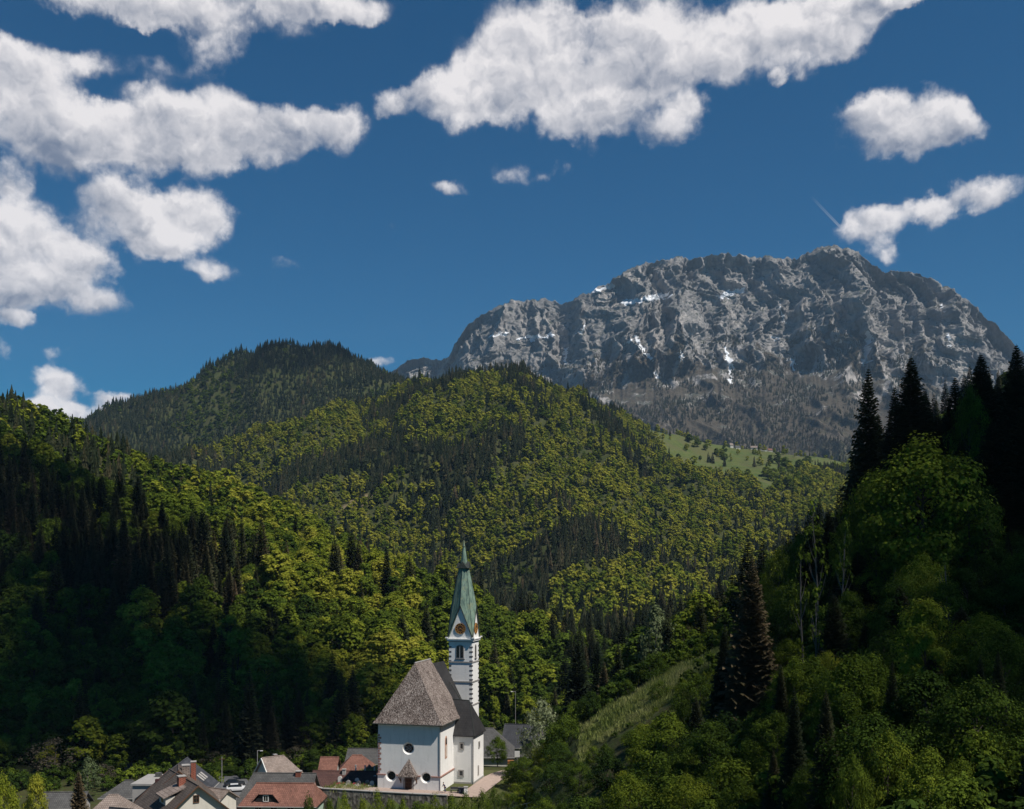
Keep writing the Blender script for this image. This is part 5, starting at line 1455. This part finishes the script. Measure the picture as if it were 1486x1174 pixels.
# its dormer
mb = MB(); mb.prism([(-4.2, 1.5), (-.6, 1.5), (-.6, 3.9), (-4.2, 3.9)], 8.0, 9.95); dm = mb.build('dormer', M['cream'], h1)
mb = MB(); mb.poly([(-4.6, .8, 11.35), (-.2, .8, 11.35), (-.2, 4.4, 10.0), (-4.6, 4.4, 10.0), (-4.6, .8, 11.15), (-.2, .8, 11.15), (-.2, 4.4, 9.8), (-4.6, 4.4, 9.8)], [(0, 1, 2, 3), (7, 6, 5, 4), (0, 4, 5, 1), (1, 5, 6, 2), (2, 6, 7, 3), (3, 7, 4, 0)]); mb.build('dormer_roof', M['beigetile'], dm)
mb = MB(); mb.box((-2.4, 3.92, 9.3), (1.2, .06, .8)); mb.build('dormer_window', M['glass'], dm)
rot2 = R(108)
cx, cy = front(259, 170, 5, rot2)
house('gabled_house', 'narrow house with brown roof rising behind the large white gable', cx, cy, rot2, 5, 12, -6, .9, 6.3, 'cream', 'browntile', fascia='wood', chims=[(0, -1.2, .4, 1.2, 'beigetile'), (.6, -2.4, .8, .8, 'brick')], wins=[('L', 2.0, 8.4, .9, 1.0)])
rot3 = R(94)
cx, cy = -57.6, 178.5
house('barn', 'tall building with dark grey metal roof and skylights', cx, cy, rot3, 12, 10, -6, 1.6, 5.7, 'cream', 'darkroof', fascia='darkroof')
mb = MB()
h3 = bpy.data.objects['barn']
for i in range(3):
    u, v = 1.2 + i * 1.3, -3.4; s_ = (5.7 - 1.6) / 5; z = 11.7 + .16 - (3.4) * s_
    mb.poly([(u, v - .6, z - .6 * s_ + .06), (u + .75, v - .6, z - .6 * s_ + .06), (u + .75, v + .6, z + .6 * s_ + .06), (u, v + .6, z + .6 * s_ + .06)], [(0, 1, 2, 3)])
mb.build('skylight', M['greyplaster'], h3)
# flat roofed block
e = empty('flat_roofed_house', (W2(214, 172), 176, -6), 0); tag(e, 'pale flat roofed block left of the white gabled houses', 'house')
mb = MB(); mb.box((0, 0, 4), (5.0, 8, 11)); mb.build('wall', M['greyplaster'], e)
mb = MB(); mb.box((0, 0, 9.62), (5.5, 8.5, .3)); rf = mb.build('roof', M['trim'], e)
mb = MB(); mb.box((-.2, 2, 10.1), (.9, .9, .7)); mb.build('roof_vent', M['greytile'], rf)
mb = MB(); mb.box((2.0, -4.3, 9.2), (1.1, .6, 2.8)); mb.build('chimney', simple('maroon_sheet', (.07, .03, .03), .1, 2), e)
mb = MB(); mb.box((1.1, -4.02, 6.3), (.7, .06, .6)); mb.build('window', M['glass'], e)
house('hipped_house', 'grey house with dark hipped roof at the lower left', W2(181, 190) , 192, 0, 7.4, 7, -6.5, -2.0, .2, 'greyplaster', 'greytile', 3, 3, wins=[('F', .2, 3.7, .8, .8), ('F', .2, 1.5, 1.0, 1.6), ('F', -2.2, 1.5, .8, 1.2)])
house('small_house', 'low house with beige hipped roof at the lower left corner', W2(150, 150), 153, R(8), 6.5, 7, -3, 3.2, 5.9, 'cream', 'beigetile', 2.8, 2.2)
house('shed', 'dark roofed shed beside the beige roof', W2(172, 148), 149, R(-20), 3.2, 3.5, -3, 3.4, 4.8, 'greyplaster', 'darkroof')
house('shed', 'low dark roof behind the bright pointed tree', W2(88, 166), 168, R(4), 6, 5, -6, 1.4, 3.1, 'greyplaster', 'greytile')
house('annex', 'small lean white annex at the right of the tall grey roofed building', W2(310, 176), 178, R(-28), 4.5, 4.5, -6, .2, 1.6, 'cream', 'beigetile')
# red tiled house with eyebrow dormer
h9 = house('red_roofed_house', 'pale green house with red tiled roof and dark dormer', W2(411, 163), 163.2, R(-2), 11.2, 7.0, -6, 3.1, 5.55, 'green_wall', 'redtile', 1.3, .8, wins=[('F', -3.0, 8.2, 1.0, 1.2), ('F', -.6, 8.2, 1.0, 1.2), ('F', 2.0, 8.2, 1.0, 1.2)])
mb = MB(); mb.poly([(-3.6, -3.3, 9.42), (-.2, -3.3, 9.42), (-.9, -3.3, 10.5), (-2.9, -3.3, 10.5), (-3.6, -2.9, 9.42), (-.2, -2.9, 9.42), (-.9, -1.2, 10.5), (-2.9, -1.2, 10.5)], [(0, 1, 2, 3), (0, 3, 7, 4), (1, 5, 6, 2), (2, 6, 7, 3)]); dm = mb.build('dormer', simple('dark_boards', (.02, .018, .018), .2, 2), h9)
mb = MB(); mb.poly([(-4.0, -3.55, 9.45), (-3.0, -3.55, 10.62), (-.8, -3.55, 10.62), (.2, -3.55, 9.45), (-4.1, -2.8, 9.75), (-2.6, -.6, 11.35), (-1.2, -.6, 11.35), (.5, -2.8, 9.75)], [(0, 1, 5, 4), (1, 2, 6, 5), (2, 3, 7, 6)]); mb.build('dormer_roof', M['redtile'], dm)
mb = MB(); mb.box((-1.9, -3.33, 9.95), (.62, .06, .85)); wn = mb.build('dormer_window', M['glass'], dm)
mb = MB()
for (u, z, a, b) in ((-2.28, 9.95, .12, 1.0), (-1.52, 9.95, .12, 1.0), (-1.9, 10.42, .86, .1), (-1.9, 9.5, .86, .1), (-1.9, 9.95, .05, .9)): mb.box((u, -3.36, z), (a, .08, b))
mb.build('window_frame', M['whitewood'], wn)
house('long_house', 'long house with weathered grey roof behind the red tiled one', W2(405, 185), 185, R(-3), 12.5, 9, -6, -1.4, 2.9, 'pink_wall', 'greytile', 1.6, 0, chims=[(3.6, -.2, .5, .9, 'brick')])
house('long_house', 'long house with dark maroon roof left of the church', W2(512, 192), 192, R(-3), 14, 9, -6, -.9, 1.9, 'greyplaster', 'maroon', .0, 0, chims=[(-1.5, -.6, .5, .6, 'greyplaster')])
house('small_house', 'small house with orange brown hipped roof behind the maroon one', W2(516, 204), 206, R(5), 6, 6, -6, .2, 2.4, 'greyplaster', 'redtile', 2, 2)
house('small_house', 'small house with bright red roof left of the church', W2(476, 208), 210, R(0), 2.8, 5, -6, -.6, 1.3, 'greyplaster', 'redtile')
house('barn', 'grey roofed barn close behind the left of the church', W2(538, 216), 217, R(-4), 9, 6, -6, -.4, 1.8, 'greyplaster', 'greytile')
house('cottage', 'cottage with pinkish grey roof and white gable boards', W2(400, 202), 205, R(38), 6.5, 6, -6, -.5, 2.4, 'cream', 'beigetile', 0, 2.2, fascia='whitewood', chims=[(-.5, .8, .3, .6, 'brick')])
h16 = house('wide_roofed_house', 'house with big dark grey roof right of the church', -8.4, 229, R(0), 17, 13, -5, -.6, 4.3, 'cream', 'greytile', 2, 4.2)
house('long_house', 'dark roofed house further behind the wide grey roof', 5.5, 250, R(-12), 14, 9, -6, -2.5, 1.9, 'greyplaster', 'darkroof')
house('shed', 'small white gabled shed at the yard right of the church', W2(757, 222), 223, R(80), 3.4, 2.6, -5, -1.6, -.4, 'cream', 'greytile')
# farm on the high meadow
fy = 1935
for i, (qx, dx_, w_, lb) in enumerate([(1094, 0, 12, 'pale long barn of the farm on the high meadow'), (1108, 0, 14, 'brown roofed farmhouse in the middle of the hill farm'), (1117, 0, 8, 'small brown shed at the right end of the hill farm'), (1061, 0, 6, 'little white chapel left of the hill farm'), (1070, 0, 9, 'dark low barn between the white chapel and the farm')]):
    x = W2(qx, fy); z = float(ground(x, fy)[0])
    house('farmhouse', lb, x, fy, R(-5 + 6 * i), w_, 7, z - .3, z + (4.5 if i == 3 else 3), z + (8.5 if i == 3 else 6.5), 'cream', ['beigetile', 'browntile', 'redtile', 'beigetile', 'greytile'][i])
x = W2(1000, 1900); z = float(ground(x, 1900)[0])
house('farmhouse', 'lone white hut at the upper edge of the high meadow', x, 1905, 0, 6, 5, z, z + 3, z + 5, 'cream', 'greytile')
# road through the village
draped('road', ([(-45, 118), (-47, 160), (-53, 195), (-66, 222), (-95, 236)], [(-38.5, 118), (-41, 160), (-46, 196), (-60, 229), (-94, 243)]), 90, 8, M['asphalt'], .28)
# guard rail beside it
e = empty('guard_rail', (0, 0, 0)); tag(e, 'pale steel guard rail along the village road', 'guard rail')
mb = MB(); pts = [(-62.5, 230), (-58, 227), (-53, 222), (-50.5, 217)]
zz = [float(ground(*p_)[0]) for p_ in pts]
for i in range(3): mb.tube((*pts[i], zz[i] + .9), (*pts[i + 1], zz[i + 1] + .9), .16, n=6)
mb.build('rail', M['whitewood'], e)
for p_, z in zip(pts, zz): MB().tube((*p_, z - .2), (*p_, z + .9), .08, n=6).build('post', M['trim'], e)

# parked cars
def car(label, x, y, rz, paint, group):
    z = float(ground(x, y)[0]) + .3
    e = empty('parked_car', (x, y, z), rz); tag(e, label, 'car', group)
    def loft(secs, cap=True):
        mb = MB(); n = len(secs[0]); V_ = [p_ for s_ in secs for p_ in s_]
        f_ = [(k * n + i, k * n + (i + 1) % n, (k + 1) * n + (i + 1) % n, (k + 1) * n + i) for k in range(len(secs) - 1) for i in range(n)]
        mb.poly(V_, f_ + [tuple(range(n - 1, -1, -1)), tuple(range((len(secs) - 1) * n, len(secs) * n))]); return mb
    prof = [(-2.1, .35, .75, .62), (-2.0, .3, .95, .8), (-1.2, .28, 1.0, .86), (0, .28, .98, .88), (1.0, .28, .95, .86), (1.9, .3, .85, .78), (2.15, .38, .65, .6)]
    loft([[(x_, -w_, a), (x_, w_, a), (x_, w_ * 1.02, (a + b) / 2), (x_, w_ * .92, b), (x_, -w_ * .92, b), (x_, -w_ * 1.02, (a + b) / 2)] for x_, a, b, w_ in prof]).build('body', paint, e, bevel=.04)
    cab = [(-1.75, .9, .97, .72), (-1.2, .9, 1.42, .62), (.1, .9, 1.46, .62), (.95, .9, .97, .72)]
    loft([[(x_, -.76, a), (x_, .76, a), (x_, w_, b), (x_, -w_, b)] for x_, a, b, w_ in cab]).build('windows', M['glass'], e)
    MB().box((-.5, 0, 1.46), (1.5, 1.2, .05)).build('roof', paint, e)
    for sx_ in (-1.3, 1.35):
        for sy_ in (-.8, .8):
            w_ = MB().tube((sx_, sy_ - .1, .32), (sx_, sy_ + .1, .32), .32, n=14).build('wheel', M['darkstone'], e)
            MB().tube((sx_, sy_ - .11, .32), (sx_, sy_ + .11, .32), .17, n=10).build('rim', M['trim'], w_)
    for sy_ in (-.6, .6): MB().box((2.1, sy_, .62), (.1, .26, .12)).build('headlight', M['whitewood'], e)
blk = simple('dark_car_paint', (.02, .022, .026), .05, 1, .3, spec=.5); wht = simple('white_car_paint', (.6, .6, .6), .03, 1, .3, spec=.5)
car('dark car parked by the village road', -57.4, 214, R(20), blk, None)
car('white car parked on the village road beyond the houses', -55.5, 208.5, R(15), wht, None)
# road sign
def post_thing(name, label, cat, x, y, h, r_, parts):
    z = float(ground(x, y)[0]); e = empty(name, (x, y, z)); tag(e, label, cat)
    MB().tube((0, 0, -.3), (0, 0, h), r_, r_ * .7, n=8).build('pole', M['trim'], e)
    for nm, c_, d_, mt_ in parts: MB().box(c_, d_).build(nm, M[mt_], e, bevel=.02)
    return e
post_thing('sign', 'small white sign board on a post by the village road', 'sign', W2(324.5, 196), 196, 2.4, .05, [('board', (0, -.06, 2.1), (.75, .05, 1.0), 'whitewood')])
post_thing('utility_pole', 'thin wooden pole behind the white sign', 'pole', W2(322, 205), 205, 8.0, .08, [('cross_arm', (0, 0, 7.5), (1.2, .12, .12), 'wood')])
post_thing('street_lamp', 'thin street lamp between the dark trees and the cottage', 'lamp', W2(373.5, 214), 214, 7.6, .09, [('arm', (.35, 0, 7.6), (.8, .09, .09), 'trim'), ('lamp_head', (.85, 0, 7.55), (.55, .25, .14), 'whitewood')])
post_thing('street_lamp', 'pale street lamp before the wood right of the church tower', 'lamp', W2(748, 262), 262, 13, .06, [('arm', (-.4, 0, 13), (.9, .09, .09), 'trim'), ('lamp_head', (-.9, 0, 12.95), (.6, .3, .16), 'whitewood')])
post_thing('signboard', 'white board on a dark stand in the yard right of the church', 'sign', W2(750.5, 218), 218, 3.0, .06, [('board', (0, -.08, 2.7), (1.1, .08, 1.3), 'whitewood')])
post_thing('gatepost', 'white square gatepost at the right end of the churchyard', 'post', *ch(16.9, -1.6), 1.2, .08, [('pier', (0, 0, .75), (.62, .62, 1.5), 'plaster'), ('cap', (0, 0, 1.56), (.78, .78, .12), 'trim')])
# bench, bins
x, y = ch(14.6, -.9); z = float(ground(x, y)[0]) + .32
e = empty('bench', (x, y, z), -CH_R); tag(e, 'dark wooden bench before the chapel', 'bench')
MB().box((0, 0, .45), (1.6, .42, .06)).build('seat', M['darkstone'], e); MB().box((0, .24, .75), (1.6, .05, .4)).build('backrest', M['darkstone'], e)
for s_ in (-.6, .6): MB().box((s_, 0, .2), (.08, .4, .44)).build('leg', M['darkstone'], e)
for i, (a, lb) in enumerate([(15.7, 'dark rubbish bin nearer the bench'), (16.2, 'dark rubbish bin touching the white gatepost')]):
    x, y = ch(a, -1.2); z = float(ground(x, y)[0]) + .3
    e = empty('bin', (x, y, z), -CH_R + .1 * i); tag(e, lb, 'bin')
    MB().tube((0, 0, 0), (0, 0, 1.0), .26, .31, n=10).build('bin_body', simple('bin_plastic', (.03, .04, .06), .1, 2), e)
    MB().box((0, 0, 1.04), (.64, .64, .08)).build('lid', M['darkstone'], e, bevel=.03)
# graves and their flowers left of the church
GR = [(-1.8, 1.4), (-3.0, 2.2), (-4.2, 1.0), (-5.2, 2.6), (-6.3, 1.2), (-7.2, 2.8), (-2.4, 4.4), (-4.6, 4.6), (-6.6, 4.8), (-8.2, 1.8), (-8.0, 4.2), (-3.4, 6.6), (-5.8, 6.8)]
for i, (a, b) in enumerate(GR):
    x, y = ch(a, b); z = float(ground(x, y)[0])
    e = empty('gravestone', (x, y, z), -CH_R + random.uniform(-.15, .15)); tag(e, ('white ' if i % 3 == 0 else 'grey ' if i % 3 == 1 else 'dark ') + 'gravestone in the churchyard left of the church', 'gravestone', ('white', 'grey', 'dark')[i % 3] + ' gravestones left of the church')
    mb = MB(); arch_prism(mb, 0, 0, .1, random.uniform(1.0, 1.6), .75, .2); mb.build('headstone', M[('whitewood', 'trim', 'darkstone')[i % 3]], e)
    MB().box((0, -.75, .1), (.95, 1.6, .24)).build('kerb', M['trim'], e)
    C = np.random.default_rng(i).normal(size=(70, 3)) * [.22, .45, .08] + [0, -.75, .38]
    fm = quads_mesh('flowers', C, np.random.default_rng(i + 9).normal(size=(70, 3)) + [0, 0, 1], np.full(70, .07), 1, np.random.default_rng(i).random(70))
    M.setdefault('fl0', simple('white_flowers', (.55, .50, .48), .2, 5)); M.setdefault('fl1', simple('red_flowers', (.35, .06, .08), .3, 5))
    link('flowers', fm, M['fl%d' % (i % 2)], e)
for i in range(4):
    x, y = ch(-2.2 - i * 1.9, 8.6); z = float(ground(x, y)[0])
    e = empty('white_post', (x, y, z), 0); tag(e, 'tall white post behind the graves', 'post', 'white posts behind the graves')
    MB().tube((0, 0, -.2), (0, 0, 2.3), .13, n=8).build('shaft', M['whitewood'], e); MB().box((0, 0, 2.35), (.36, .36, .12)).build('cap', M['trim'], e)
# wooden trestle and crate in the yard
x, y = W2(741, 219), 219; z = float(ground(x, y)[0])
e = empty('crate_stack', (x, y, z)); tag(e, 'orange wooden crate under the eaves right of the church', 'crate')
MB().box((0, 0, .8), (1.3, .9, 1.5)).build('crate_side', simple('orange_wood', (.36, .15, .05), .25, 3), e)
for s_ in (-.3, .1, .5): MB().box((0, -.47, .8 + s_), (1.34, .04, .09)).build('slat', M['wood'], e)
# iron fence going down the bank
e = empty('railing', (0, 0, 0)); tag(e, 'thin dark railing running down the bank right of the church', 'fence')
fp = []
for i in range(8):
    t = i / 7; yd = 169 - 15 * t; x = W2(708 + 66 * t, yd); fp.append((x, yd, float(ground(x, yd)[0])))
for x, y, z in fp: MB().tube((x, y, z - .3), (x, y, z + 1.9), .05, n=6).build('post', M['trim'], e)
mb = MB()
for h in (1.15, 1.85):
    for i in range(7): mb.tube((fp[i][0], fp[i][1], fp[i][2] + h), (fp[i + 1][0], fp[i + 1][1], fp[i + 1][2] + h), .04, n=5)
mb.build('rail', M['trim'], e)
# the person in blue walking by the church corner
def person(label, x, y, z, rz, top, legs_c, lean=.25, group=None):
    J = {'pelvis': (0, 0, .94), 'spine': (lean * .35, 0, 1.15), 'chest': (lean * .8, 0, 1.36), 'neck': (lean * 1.05, 0, 1.50), 'headb': (lean * 1.2, 0, 1.58), 'headt': (lean * 1.35, 0, 1.74),
         'hl': (0, .10, .90), 'kl': (.16, .11, .50), 'al': (.02, .11, .09), 'tl': (.18, .12, .04), 'hr': (0, -.10, .90), 'kr': (-.02, -.11, .49), 'ar': (-.28, -.11, .12), 'tr': (-.14, -.12, .04),
         'sl': (lean * .9, .19, 1.43), 'el': (lean * .8 - .06, .24, 1.14), 'wl': (lean * .8 + .12, .23, .92), 'fl': (lean * .8 + .17, .22, .84), 'sr': (lean * .9, -.19, 1.43), 'er': (lean * .8 + .12, -.24, 1.16), 'wr': (lean * .8 + .30, -.22, .98), 'fr': (lean * .8 + .36, -.21, .91)}
    Rd = dict(pelvis=.15, spine=.13, chest=.16, neck=.06, headb=.09, headt=.085, hl=.10, kl=.07, al=.045, tl=.035, hr=.10, kr=.07, ar=.045, tr=.035, sl=.075, el=.05, wl=.035, fl=.03, sr=.075, er=.05, wr=.035, fr=.03)
    E = [('pelvis', 'spine'), ('spine', 'chest'), ('chest', 'neck'), ('neck', 'headb'), ('headb', 'headt'), ('pelvis', 'hl'), ('hl', 'kl'), ('kl', 'al'), ('al', 'tl'), ('pelvis', 'hr'), ('hr', 'kr'), ('kr', 'ar'), ('ar', 'tr'), ('chest', 'sl'), ('sl', 'el'), ('el', 'wl'), ('wl', 'fl'), ('chest', 'sr'), ('sr', 'er'), ('er', 'wr'), ('wr', 'fr')]
    def skin(keys, name, grow, mat, sub):
        ks = [k_ for k_ in keys]; me = bpy.data.meshes.new(name)
        me.from_pydata([J[k_] for k_ in ks], [(ks.index(a), ks.index(b)) for a, b in E if a in ks and b in ks], []); me.update()
        o = link(name, me, mat, rt); sk = o.modifiers.new('s', 'SKIN'); sk.use_smooth_shade = True
        for i_, k_ in enumerate(ks):
            v = me.skin_vertices[0].data[i_]; v.radius = (Rd[k_] + grow,) * 2; v.use_root = (i_ == 0)
        ss = o.modifiers.new('u', 'SUBSURF'); ss.levels = ss.render_levels = sub
        return o
    rt = empty('person', (x, y, z), rz); tag(rt, label, 'person', group)
    skin(list(J), 'body', 0, simple('skin', (.42, .26, .19), .05, 3), 1)
    skin(['chest', 'spine', 'pelvis', 'sl', 'el', 'sr', 'er'], 'shirt', .02, top, 1)
    skin(['pelvis', 'hl', 'kl', 'al', 'hr', 'kr', 'ar'], 'trousers', .015, legs_c, 1)
    hd = Vector(J['headt']); mb = MB()
    bmx = bmesh.new(); bmesh.ops.create_icosphere(bmx, subdivisions=2, radius=.105)
    for v in bmx.verts: v.co = Vector((v.co.x - .02, v.co.y * .95, v.co.z + .03 if v.co.z > -.03 else v.co.z * .3)) + hd + Vector((-.01, 0, 0))
    me = bpy.data.meshes.new('hair'); bmx.to_mesh(me); bmx.free(); link('hair', me, simple('hair', (.04, .025, .018), .1, 3), rt)
import bmesh
px_, py2 = ch(13.0, -1.3)
person('person in a blue jacket walking beside the church corner', px_, py2, float(ground(px_, py2)[0]) + .31, R(-150), simple('blue_cloth', (.07, .10, .22), .15, 4), simple('dark_blue_cloth', (.04, .05, .11), .15, 4))
# ------------------------------------------------------------------ where the added clouds cast their shade, and the air
CLOUD_LEFT = [(10, 730, 58), (50, 820, 52), (50, 920, 44), (150, 1010, 40), (290, 1010, 38), (120, 860, 30), (130, 940, 34), (215, 985, 26), (400, 1040, 28), (-30, 660, 50), (20, 1070, 44), (150, 1080, 42), (290, 1080, 38), (420, 1075, 28)]
CLOUD_RIGHT = [((70, 120, 40), 34), ((95, 165, 50), 40), ((110, 110, 45), 40), ((45, 85, 25), 26), ((68, 138, 38), 20), ((85, 75, 30), 36), ((78, 150, 48), 34), ((62, 92, 30), 26)]
CLOUD_FAR = [(440, 515, 110, 2250)]
HAZE = 2.9e-5
# ------------------------------------------------------------------ clouds added above (out of the frame) to shade the slopes
mc, g = mat_new('shade_cloud_white')
d = g.n('ShaderNodeBsdfDiffuse'); d.inputs[0].default_value = (.9, .9, .9, 1)
t = g.n('ShaderNodeBsdfTranslucent'); t.inputs[0].default_value = (.8, .8, .8, 1)
mx = g.n('ShaderNodeMixShader'); mx.inputs[0].default_value = .4
g.t.links.new(d.outputs[0], mx.inputs[1]); g.t.links.new(t.outputs[0], mx.inputs[2])
ou = g.n('ShaderNodeOutputMaterial'); tp = g.n('ShaderNodeBsdfTransparent'); m3 = g.n('ShaderNodeMixShader'); m3.inputs[0].default_value = .64      # part of the sun comes through, so the added shade is softer
g.t.links.new(mx.outputs[0], m3.inputs[1]); g.t.links.new(tp.outputs[0], m3.inputs[2]); g.t.links.new(m3.outputs[0], ou.inputs[0])
import bmesh
def cloud_over(targets, alt, seed, label):
    """a cumulus added so that its shadow falls on the given ground points (point, radius)"""
    rr = random.Random(seed)
    bm = bmesh.new()
    for (p, rad) in targets:
        c = p + sd * ((alt - p.z) / sd.z)
        v = bmesh.ops.create_icosphere(bm, subdivisions=4, radius=1.0)['verts']
        o = Vector((rr.uniform(0, 99), rr.uniform(0, 99), rr.uniform(0, 99)))
        for q in v:
            n = q.co.normalized()
            k = 1 + .42 * mnoise.fractal(n * 1.5 + o, 1, 2, 5) 
            q.co = c + Vector((n.x * rad * k, n.y * rad * k, n.z * rad * k * (.55 if n.z > 0 else .22)))
    me = bpy.data.meshes.new('shade_cloud'); bm.to_mesh(me); bm.free()
    for p in me.polygons: p.use_smooth = True
    o = link('shade_cloud', me, mc); tag(o, label, 'shade_cloud', kind='stuff')
    return o
L = []
for qx, qy, r in CLOUD_LEFT: L.append((ray_ground(qx, qy, 246), r))
cloud_over(L, 2150, 3, 'white cumulus added above the frame to shade the left slope')
L = [(Vector(p), r) for p, r in CLOUD_RIGHT]
cloud_over(L, 2150, 8, 'white cumulus added above the frame to shade the near right slope')
L = []
for qx, qy, r, ya in CLOUD_FAR: L.append((ray_ground(qx, qy, ya), r))
cloud_over(L, 2600, 12, 'white cumulus added above the frame to shade the far hills')

# ------------------------------------------------------------------ haze
bm = bmesh.new(); bmesh.ops.create_cube(bm, size=1.0)
me = bpy.data.meshes.new('haze'); bm.to_mesh(me); bm.free()
x0, x1, y0, y1, z0, z1 = -5200, 6200, -60, 7900, -40, 1860
hz_o = bpy.data.objects.new('haze', me); COL.objects.link(hz_o)
hz_o.location = ((x0 + x1) / 2, (y0 + y1) / 2, (z0 + z1) / 2); hz_o.scale = (x1 - x0, y1 - y0, z1 - z0)
mh = bpy.data.materials.new('haze'); mh.use_nodes = True; nt = mh.node_tree; nt.nodes.clear()
pv = nt.nodes.new('ShaderNodeVolumePrincipled'); pv.inputs['Color'].default_value = (.48, .72, 1.0, 1); pv.inputs['Density'].default_value = HAZE
pv.inputs['Anisotropy'].default_value = 0.0
no = nt.nodes.new('ShaderNodeOutputMaterial'); nt.links.new(pv.outputs[0], no.inputs['Volume'])
me.materials.append(mh)
tag(hz_o, 'thin blue haze filling the valley air', 'haze', kind='stuff')
